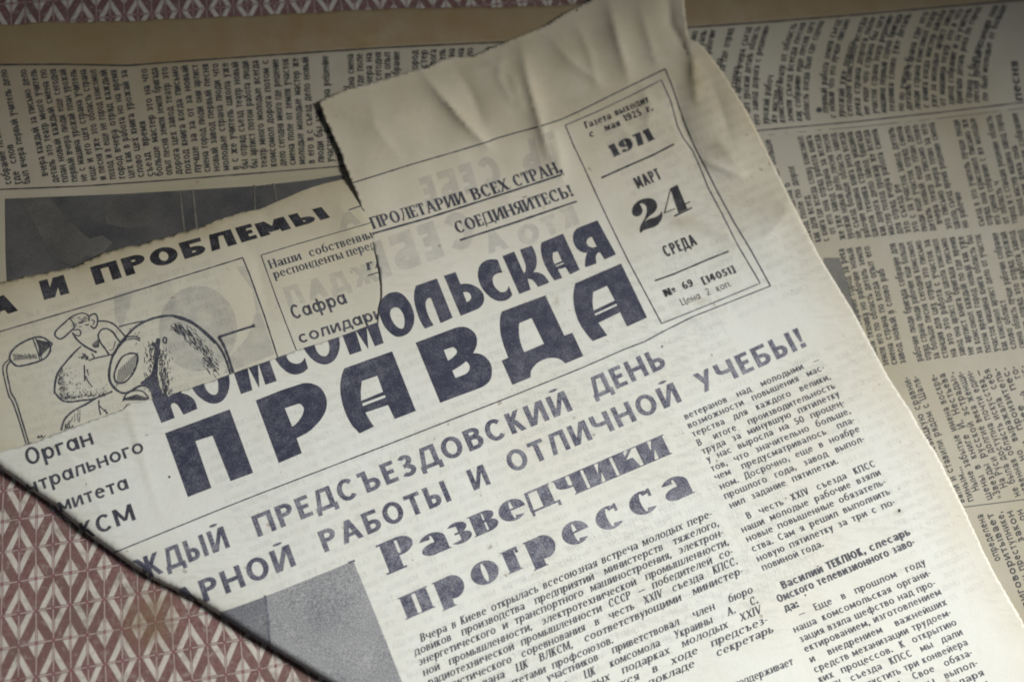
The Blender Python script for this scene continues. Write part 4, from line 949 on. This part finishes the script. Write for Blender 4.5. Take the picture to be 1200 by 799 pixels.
# --- masthead, letter by letter
C1, C2, C3, C4, C5, C6, C7, C8 = (180, 460), (280, 430), (380, 400), (470, 370), (570, 330), (640, 300), (160, 400), (300, 360)
B1, B2, B3 = (430, 310), (540, 280), (620, 240)
kz = lambda o, pts: [(o[0]+a/7.987, o[1]+b/7.987) for a, b in pts]
MAST = [
 [([(193.6, 507.3), (269.2, 479.4), (296.7, 553.8), (270.5, 563.5), (249.3, 510.2), (229, 516.6), (247.8, 571.4), (220.5, 582)], 1)],
 [([(300, 469), (330.1, 456.9), (355.1, 448.8), (360, 448.5), (365.1, 449), (372.6, 451.9), (376.6, 455.2), (379.5, 459.4), (381.8, 464), (382.9, 468.8), (383.1, 473), (382.7, 477.6), (381.4, 482.2), (378.9, 487), (374.9, 493), (370.1, 498.2), (365, 503.2), (358.9, 507.6), (347.6, 513.3), (353.8, 530.7), (327, 542.2)], 1),
  ([(333.8, 478.2), (350.1, 472.8), (352.6, 473.4), (354.5, 475.1), (356.2, 477.6), (356.4, 480.1), (355.1, 485.1), (353, 489.2), (350.1, 493.2), (346.6, 497), (342.6, 500.1)], -1)],
 [(kz(C3, [(190, 250), (635, 92), (858, 650), (662, 725), (600, 595), (385, 665), (424, 735)])+[(438.2, 499.7), (421.5, 507.7)]+kz(C3, [(300, 825), (270, 795), (240, 748), (215, 700), (192, 645), (175, 590), (163, 540), (155, 490), (152, 445), (152, 400), (157, 360), (165, 320), (176, 285)]), 1),
  (kz(C3, [(352, 370), (500, 320), (552, 470), (345, 555), (342, 470)]), -1), (kz(C3, [(355, 580), (572, 500), (577, 522), (362, 605)]), -1)],
 [(kz(C4, [(138, 250), (520, 108), (555, 102), (590, 102), (620, 110), (650, 125), (675, 145), (695, 170), (708, 200), (712, 235), (710, 270), (700, 300), (675, 350), (712, 350), (745, 358), (775, 373), (800, 395), (823, 420), (840, 450), (849, 483), (851, 520), (849, 557), (840, 590), (823, 618), (800, 640), (772, 660), (740, 675), (410, 797)])+[(516.2, 471.9)], 1),
  (kz(C4, [(400, 320), (480, 293), (500, 297), (515, 310), (524, 325), (525, 340), (519, 354), (510, 365), (480, 395), (440, 420)]), -1), (kz(C4, [(480, 515), (560, 465), (610, 425), (628, 438), (638, 455), (645, 472), (645, 490), (638, 512), (625, 530), (600, 547), (510, 580)]), -1)],
 [(kz(C5, [(148, 278), (552, 128), (730, 505), (805, 478), (908, 695), (740, 765), (718, 742), (690, 725), (660, 715), (625, 712), (592, 714), (560, 720), (530, 731), (500, 745), (468, 768), (440, 799)])+[(622.2, 434.5), (621.6, 442.3), (600.8, 450.8), (588.2, 422.4), (596, 418.9)]+kz(C5, [(185, 655), (165, 600), (148, 545), (135, 490), (130, 445), (128, 400), (128, 365), (132, 330), (138, 303)]), 1),
  (kz(C5, [(308, 388), (425, 340), (542, 580), (355, 660), (335, 615), (320, 570), (310, 525), (305, 480), (304, 430)]), -1)],
 [(kz(C6, [(275, 255), (702, 70), (945, 575), (760, 660), (695, 525), (490, 625), (573, 742), (440, 795), (403, 757), (370, 715), (332, 660), (300, 600), (275, 525), (260, 450), (257, 400), (258, 350), (264, 300)]), 1),
  (kz(C6, [(440, 338), (572, 278), (645, 415), (445, 510), (437, 465), (435, 420)]), -1), (kz(C6, [(455, 540), (660, 445), (668, 462), (460, 558)]), -1)],
 [(kz(C7, [(120, 480), (145, 540), (235, 762), (358, 715), (322, 605), (328, 585), (345, 575), (362, 577), (375, 585), (392, 600), (405, 620), (442, 685), (570, 630), (560, 592), (548, 560), (528, 532), (500, 510), (472, 496), (440, 487), (415, 478), (435, 450), (420, 430), (350, 480), (300, 520), (262, 430)]), 1)],
 [(kz(C7, [(515, 415), (525, 440), (540, 465), (560, 490), (582, 514), (610, 535), (643, 558), (680, 575), (715, 582), (750, 580), (782, 569), (810, 550), (836, 518), (855, 480), (867, 440), (872, 400), (872, 360), (862, 300), (755, 330), (768, 400), (766, 465), (754, 487), (735, 500), (715, 499), (700, 495), (678, 480), (660, 460), (645, 434), (625, 380)]), 1)],
 [([(272, 430), (289, 426), (295.8, 457), (282.7, 461.6)], 1), ([(288, 424), (302, 420), (304, 454.5)], 1), ([(301.5, 421), (314, 417), (324.4, 446.3), (311.3, 450.7)], 1)],
 [(kz(C8, [(175, 455), (185, 485), (196, 507), (210, 525), (228, 550), (250, 570), (283, 600), (320, 620), (355, 628), (390, 628), (420, 619), (450, 605), (488, 572), (458, 470), (447, 492), (430, 510), (412, 522), (390, 528), (365, 527), (340, 520), (318, 508), (300, 490), (290, 470), (275, 420)]), 1)],
 [(kz(C8, [(438, 350), (450, 385), (468, 416), (490, 445), (512, 472), (540, 495), (574, 518), (610, 530), (640, 535), (670, 533), (701, 520), (730, 500), (753, 468), (770, 430), (781, 390), (785, 350), (782, 305), (765, 240), (665, 275), (685, 345), (690, 380), (688, 408), (680, 430), (667, 448), (650, 458), (627, 457), (605, 450), (585, 432), (570, 410), (557, 380), (540, 325)]), 1)],
 [(kz(C8, [(795, 220), (920, 180), (990, 408), (880, 445)]), 1), (kz(C8, [(920, 190), (1035, 160), (1052, 390)]), 1), (kz(C8, [(1030, 165), (1130, 110), (1195, 335), (1115, 365)]), 1)],
 [(kz(B1, [(225, 262), (270, 255), (300, 261), (330, 275), (362, 304), (390, 340), (413, 378), (430, 420), (441, 460), (445, 500), (441, 543), (430, 580), (413, 613), (390, 640), (361, 660), (330, 672), (300, 676), (270, 672), (233, 650), (200, 620), (172, 587), (150, 550), (130, 500), (114, 455), (112, 420), (118, 380), (135, 340), (153, 312), (175, 290), (198, 272)]), 1),
  (kz(B1, [(275, 400), (293, 404), (310, 415), (330, 441), (345, 470), (353, 505), (355, 540), (352, 568), (345, 590), (334, 599), (320, 600), (299, 594), (280, 580), (258, 557), (240, 530), (226, 500), (218, 470), (218, 443), (225, 420), (248, 404)]), -1)],
 [(kz(B1, [(460, 198), (655, 130), (803, 498), (692, 548), (610, 335), (600, 312), (585, 311), (570, 318), (556, 335), (550, 360), (552, 395), (560, 430), (573, 471), (590, 510), (625, 568), (545, 600), (515, 552), (490, 500), (470, 445), (455, 390), (446, 345), (442, 300), (446, 245)]), 1)],
 [(kz(B1, [(722, 105), (830, 70), (875, 182), (912, 178), (950, 180), (987, 189), (1020, 205), (1050, 225), (1075, 250), (1091, 278), (1098, 310), (1096, 342), (1085, 370), (1066, 395), (1040, 415), (880, 480)]), 1), (kz(B1, [(900, 260), (925, 256), (945, 258), (963, 268), (975, 285), (979, 303), (975, 320), (960, 338), (935, 352)]), -1)],
 [(kz(B2, [(345, 195), (390, 315), (362, 318), (340, 325), (319, 336), (305, 350), (299, 373), (300, 400), (307, 427), (320, 450), (342, 476), (370, 495), (391, 499), (410, 495), (428, 485), (440, 470), (450, 440), (483, 520), (469, 543), (450, 560), (422, 575), (390, 582), (355, 581), (320, 570), (278, 545), (240, 510), (212, 477), (190, 440), (172, 396), (162, 350), (162, 309), (170, 270), (186, 240), (210, 215), (243, 198), (280, 190), (315, 190)]), 1)],
 [(kz(B2, [(392, 160), (500, 118), (590, 320), (604, 307), (610, 290), (611, 260), (605, 230), (555, 100), (665, 62), (685, 100), (700, 140), (710, 175), (712, 210), (709, 247), (700, 280), (680, 310), (712, 311), (740, 318), (767, 331), (790, 350), (811, 378), (828, 410), (725, 450), (708, 423), (690, 400), (676, 386), (660, 378), (642, 374), (625, 375), (655, 475), (550, 515)]), 1)],
 [(kz(B3, [(118, 352), (318, 270), (475, 608), (385, 652), (345, 585), (270, 605), (312, 685), (240, 708), (208, 665), (180, 620), (152, 567), (130, 510), (118, 464), (112, 420), (112, 385)]), 1), (kz(B3, [(222, 450), (270, 435), (310, 525), (240, 555), (228, 528), (222, 500)]), -1), (kz(B3, [(250, 570), (325, 540), (330, 550), (255, 580)]), -1)],
 [(kz(B3, [(640, 145), (815, 465), (710, 512), (665, 445), (648, 448), (635, 460), (627, 478), (625, 500), (632, 550), (530, 585), (525, 558), (527, 530), (532, 488), (545, 450), (511, 447), (480, 435), (452, 411), (430, 380), (416, 345), (412, 310), (415, 278), (425, 250), (444, 227), (470, 210)]), 1), (kz(B3, [(538, 345), (545, 325), (565, 308), (590, 300), (635, 390), (612, 398), (590, 400), (568, 393), (550, 380), (540, 363)]), -1)],
]
pm = Print(h_front, clip=FI)
for shp in MAST: pm.poly(shp, 7)
pm.build('masthead_title', M_INK, front)
# --- rules
pr = Print(h_front, clip=FI)
pr.line([(95, 661), (138, 645.5), (252, 599), (300, 580), (450, 522.5), (510, 499), (600, 464), (682, 431), (731, 409.5), (756, 400), (776, 389), (812, 371), (860, 352), (903, 335)], 1.45, 5, jit=.15)
pr.line([(903, 335), (880, 293), (860, 260), (840, 223), (826, 195), (814, 172), (805.5, 152), (800, 138), (794, 120), (788, 102), (779.6, 81)], 1.5, 5, jit=.15)
pr.line([(779.6, 81), (720, 110), (680, 130), (657, 140.5), (630, 149), (600, 157), (580, 163), (573, 166), (530, 179), (480, 193.5), (450, 203), (408, 216)], 1.5, 5, jit=.15)
pr.build('rule', M_INKT, front)
date = Print(h_front, clip=FI)
date.line([(662.5, 147), (700, 131), (740, 112), (775, 94), (786, 118), (791, 136), (794, 148), (801, 162), (812, 177), (822, 200), (830, 220), (846, 250), (864, 286), (891, 331.8), (850, 349), (812, 364.5), (775.5, 379), (760, 350), (736, 305), (714, 260), (699, 228), (684, 195), (672, 170), (662.5, 147)], 1.25, 5, jit=.15)
db = date.build('date_box', M_INKT, front)
def child(pr_, name, mat):
    o = pr_.build(name, mat, front); o.parent = db; o.location = (0, 0, 0); return o
q = Print(h_front, clip=FI)
q.line([(705, 208.5), (735, 195), (765, 182), (790, 169)], 2.3, 5, jit=.1); child(q, 'rule', M_INKK); q = Print(h_front, clip=FI); q.line([(767.5, 329), (790, 321), (830, 304), (854, 294.5)], 2.0, 5, jit=.1); child(q, 'rule', M_INKK)
q = Print(h_front, clip=FI)
set_text(q, 'Газета', (687, 151), (717, 139), 8.5, SIT); set_text(q, 'выходит', (722, 136), (761, 119.5), 8.5, SIT)
set_text(q, 'с', (692, 161.5), (697, 159.5), 8.5, SIT); set_text(q, 'мая', (710, 154), (727.5, 147.5), 8.5, SIT); set_text(q, '1925', (733, 143), (753, 135), 8.5, NUMB); set_text(q, 'г.', (759, 132), (766, 129.5), 8.5, SIT)
set_text(q, '1971', (719, 184.5), (767, 163.5), 15, FATN)
set_text(q, 'МАРТ', (748, 221.5), (776, 209.5), 14, COND); set_text(q, 'СРЕДА', (781, 301.5), (818, 286.5), 14, COND)
set_text(q, '№', (780, 348), (794, 343), 9, NUMB); set_text(q, '69', (802, 339.5), (813.5, 334.5), 9, NUMB); set_text(q, '[14051]', (825, 333.5), (863, 319), 9, NUMB)
set_text(q, 'Цена 2 коп.', (800, 358), (858, 335), 8.5, LIGHT)
child(q, 'lettering', M_INKK)
q = Print(h_front, clip=FI)
z4 = lambda pts: [(710+a/7.99, 190+b/7.99) for a, b in pts]
q.poly([(z4(smooth_pts([(246, 470), (250, 435), (270, 395), (320, 355), (390, 338), (440, 345), (475, 380), (480, 425), (455, 470), (405, 510), (362, 562), (400, 535), (470, 512), (508, 487), (520, 462), (532, 495), (515, 550), (470, 600), (400, 625), (352, 640), (330, 662), (318, 640), (330, 585), (368, 520), (385, 460), (377, 412), (345, 388), (318, 392), (335, 420), (345, 455), (330, 492), (295, 510), (262, 500)], True, 4)), 1)], 7)
q.poly([(z4([(603, 246), (670, 212), (764, 436), (680, 478)]), 1)], 7); q.poly([(z4([(636, 500), (805, 420), (809, 434), (650, 513)]), 1)], 0)
q.line(z4([(608, 245), (550, 476)]), 1.3); q.line(z4([(546, 478), (650, 436)]), 1.3); q.line(z4([(735, 398), (790, 370)]), 1.6)
child(q, 'lettering', M_INKK)
# --- slogan
q = Print(h_front, clip=FI)
set_text(q, 'ПРОЛЕТАРИИ', (438, 268.5), (547, 237.5), 14.5, SER, justify=False); set_text(q, 'ВСЕХ', (556, 235), (598, 222), 14.5, SER, justify=False); set_text(q, 'СТРАН,', (605, 219.5), (660, 201.5), 14.5, SER, justify=False)
set_text(q, 'СОЕДИНЯЙТЕСЬ!', (536.5, 274), (673, 229.5), 14.5, SER, justify=False)
q.line([(436, 274), (500, 256), (600, 224), (661, 204)], 2.3, 5, jit=.15); q.line([(539, 281.5), (600, 262), (676, 236)], 2.3, 5, jit=.15)
q.build('slogan', M_INKT, front)
# --- organ line
q = Print(h_front, clip=FI)
set_text(q, 'Орган', (33, 545.5), (110.5, 520), 20, GEO, justify=False)
set_text(q, 'нтрального', (33.5, 579.5), (169.5, 529), 17.5, GEO, justify=False)
set_text(q, 'омитета', (56, 605.5), (151.5, 572), 17.5, GEO, justify=False)
set_text(q, 'КСМ', (98, 632.5), (159.5, 608.5), 20, GEO, justify=False)
q.build('organ_line', M_INKT, front)
# --- two-line banner
q = Print(h_front, clip=FI)
for tx, A, B, hh in (('КАЖДЫЙ', (118, 699), (270, 640.5), 26), ('ПРЕДСЪЕЗДОВСКИЙ', (303, 629), (671.5, 480.5), 25.5), ('ДЕНЬ', (698, 467), (782, 429.5), 25),
                      ('УДАРНОЙ', (154, 741), (347.5, 662), 26.5), ('РАБОТЫ', (381, 647), (529.5, 586), 25.5), ('И', (556, 574.5), (575.5, 566.5), 25), ('ОТЛИЧНОЙ', (600, 554.5), (799.5, 470), 25), ('УЧЕБЫ!', (823, 461), (946, 405.5), 24.5)):
    set_text(q, tx, A, B, hh, HEAD, justify=False)
q.build('headline', M_INKB, front)
q = Print(h_front, clip=FI)
set_text(q, 'Р', (457.5, 672), (493, 657), 37, Face(.36, .085, .17, serif=.08, sh=.06, sb=.1, seg=16), justify=False)
set_text(q, 'азведчики', (498, 654.5), (786, 532), 25, FAT, justify=False)
FATW = Face(.41, .10, .18, serif=.06, sh=.05, xh=1.0, sb=.15, seg=14)
set_text(q, 'прогресса', (478, 725), (813, 577.5), 27, FATW, justify=False)
q.build('headline', M_INKB, front)
# --- show-through of big letters on the back
q = Print(h_front, .00003, FI)
set_text(q, 'СЕБЕ', (560, 286), (440, 330), 44, GH, up=(-14, -42)); set_text(q, 'А', (597, 290), (573, 298), 24, GH, up=(-9, -22)); set_text(q, 'КТО', (680, 262), (612, 290), 24, GH, up=(-9, -22))
set_text(q, 'СЕБЕ', (590, 215), (500, 243), 36, GH, up=(-10, -34)); set_text(q, 'ТЬ', (658, 190), (616, 205), 38, GH, up=(-10, -37))
q.build('show_through', M_GHOST, front)
# --- small type of the reverse side, barely readable through the sheet
M_GHOST3 = ink_mat('show_through_type', (.22, .23, .25), alpha=.085, amt=.2)
q = Print(h_front, .00002, FI)
for (ax, ay, bx, by, nn) in ((230, 520, 800, 285, 34), (560, 690, 900, 545, 12), (930, 430, 1010, 396, 26), (700, 150, 850, 84, 22)):
    for k in range(nn):
        o = np.array((5.8*k, 11.6*k)); tx = filler(int(math.hypot(bx-ax, by-ay)/6.6)); set_text(q, tx, np.array((bx, by))+o, np.array((ax, ay))+o, 8, TINY, up=(-2.8, -7.2))
q.build('show_through', M_GHOST3, front)
q = Print(h_cartoon, .00002, c_in)
for k in range(22):
    o = np.array((3.6*k, 11.4*k)); set_text(q, filler(42), np.array((250, 310))+o, np.array((-10, 385))+o, 8, TINY, up=(-2.4, -7.4))
q.build('show_through', M_GHOST3, inner)
# --- halftone photograph, bottom left
q = Print(h_front, .00012, FI)
q.poly([([(258, 717), (300, 703), (340, 687), (380, 671), (414, 657), (432, 700), (452, 750), (474, 806), (490, 850), (400, 820), (330, 775), (260, 735)], 1)], 9)
ph = q.build('photograph', M_PHOTO, front)
def pchild(pr_, mat):
    o = pr_.build('photograph_detail', mat, front); o.parent = ph; o.location = (0, 0, 0)
q = Print(h_front, .00016, FI); q.poly([([(258, 718), (311, 698.5), (316, 730), (318, 765), (260, 745)], 1)], 9); pchild(q, M_PHOTOD)
q = Print(h_front, .00020, FI); q.line([(311, 697), (314, 725), (317, 764)], 2.0, 5, jit=.2); pchild(q, M_INKB); q = Print(h_front, .00020, FI); q.line([(409, 659), (416, 656.5)], 2.4, 0); pchild(q, M_INKB)
# --- right-hand column
RC = [('ветеранов над молодыми —', 804, 491.5, 961, 424), ('возможности повышения мас-', 808, 502, 967, 433), ('терства для каждого велики,', 813, 512, 974, 444), ('В итоге производительность', 819, 522.5, 979.5, 454.5),
 ('труда за минувшую пятилетку', 824.5, 532, 985, 464), ('у нас выросла на 50 процен-', 830, 541.5, 990.5, 474), ('тов, что значительно больше,', 835, 552.5, 997.5, 484), ('чем предусматривалось пла-', 839.5, 562.5, 1002.5, 494.5),
 ('ном. Досрочно, еще в ноябре', 845.5, 573.5, 1008.5, 505), ('прошлого года, завод выпол-', 850.5, 584.5, 1014, 516.5), ('нил задание пятилетки.', 857, 595.5, 983, 542.5), ('В честь XXIV съезда КПСС', 877, 608, 1027, 546),
 ('наши молодые рабочие взяли', 871, 624, 1033, 556), ('новые повышенные обязатель-', 876.6, 635, 1039, 567), ('ства. Сам я решил выполнить', 883, 646.5, 1044, 578.5), ('новую пятилетку за три с по-', 889, 658, 1050, 590.5), ('повиной года.', 895, 668.5, 966, 639.5)]
RC2 = [('— Еще в прошлом году', 938, 723, 1086, 661), ('наша комсомольская органи-', 932, 741, 1092, 673.5), ('зация взяла шефство над про-', 939, 752.5, 1097.5, 685.5), ('ектированием, изготовлением', 944.5, 764, 1104, 696),
 ('и внедрением важнейших', 951, 776, 1110.5, 708), ('средств механизации трудоем-', 956, 788, 1115.5, 720), ('ких процессов. К открытию', 961.5, 799.5, 1122, 731.5), ('XXIV съезда КПСС мы дали', 967, 811.5, 1129, 743), ('слово запустить три конвейера', 973, 823.5, 1135, 755),
 ('сборки точки. Свое обяза-', 979, 835.5, 1140.5, 767), ('тельство умельцы выпол-', 985, 847, 1147, 779), ('нили и это благодаря', 991, 859, 1154, 790.5), ('труду молодых рабочих', 997, 871, 1160, 802.5)]
q = Print(h_front, clip=FI)
for tx, a, b, c, d in RC: set_text(q, tx, (a, b), (c, d), 8.0+(b-490)*.0035, BODY)
q.build('text_column', M_INKT, front)
q = Print(h_front, clip=FI)
set_text(q, 'Василий ТЕКЛЮК, слесарь', (918, 690), (1068, 626), 9.6, BODYB); set_text(q, 'Омского телевизионного заво-', (913, 706), (1073, 638), 9.6, BODYB); set_text(q, 'да:', (921, 716.5), (937, 710.5), 9.6, BODYB)
q.build('subheading', M_INKT, front)
q = Print(h_front, clip=FI)
for tx, a, b, c, d in RC2: set_text(q, tx, (a, b), (c, d), 8.8, BODY)
q.build('text_column', M_INKT, front)
# --- middle column in italics
MC = [('Вчера в Киеве открылась всесоюзная встреча молодых пере-', 494, 752, 835, 605), ('довиков производства предприятий министерств тяжелого,', 487, 768, 843, 616), ('энергетического и транспортного машиностроения, электрон-', 491, 780, 848, 627),
 ('ной промышленности, электротехнической промышленности,', 497, 792, 854.5, 638), ('радиотехнической промышленности СССР — победителей со-', 503, 803.5, 859.5, 649), ('циалистического соревнования в честь XXIV съезда КПСС.', 508, 815.5, 865, 660.5),
 ('организована ЦК ВЛКСМ, соответствующими министер-', 514, 827, 871.5, 671.5), ('ствами и комитетами профсоюзов.', 520, 839, 719, 753), ('Слет и его участников приветствовал член бюро', 545, 841, 883, 694), ('ЦК ВЛКСМ, секретарь ЦК комсомола Украины А. С.', 532, 862, 889, 706),
 ('молодежи и о трудовых подарках молодых XXIV', 538, 874, 893, 717.5), ('съезду партии, родившихся в ходе предсъез-', 544, 886, 900, 729), ('довского дела, своем докладе секретарь', 550, 897, 907, 740)]
q = Print(h_front, clip=FI)
for tx, a, b, c, d in MC: set_text(q, tx, (a, b), (c, d), 9.6, SERI)
set_text(q, 'поддерживает', (862, 806), (930, 778), 9.6, SERI)
q.build('text_column', M_INKT, front)
# specks
for cx, cy, r in ((198.5, 558.5, 1.2), (776, 406, 1.0), (1054, 598, 1.6), (676, 12, 1.2), (944, 697, 1.0)):
    q = Print(h_front, clip=FI); q.poly([(disc(cx, cy, r, r*1.3, 8), 1)], 0); q.build('ink_spot', M_INKK, front)
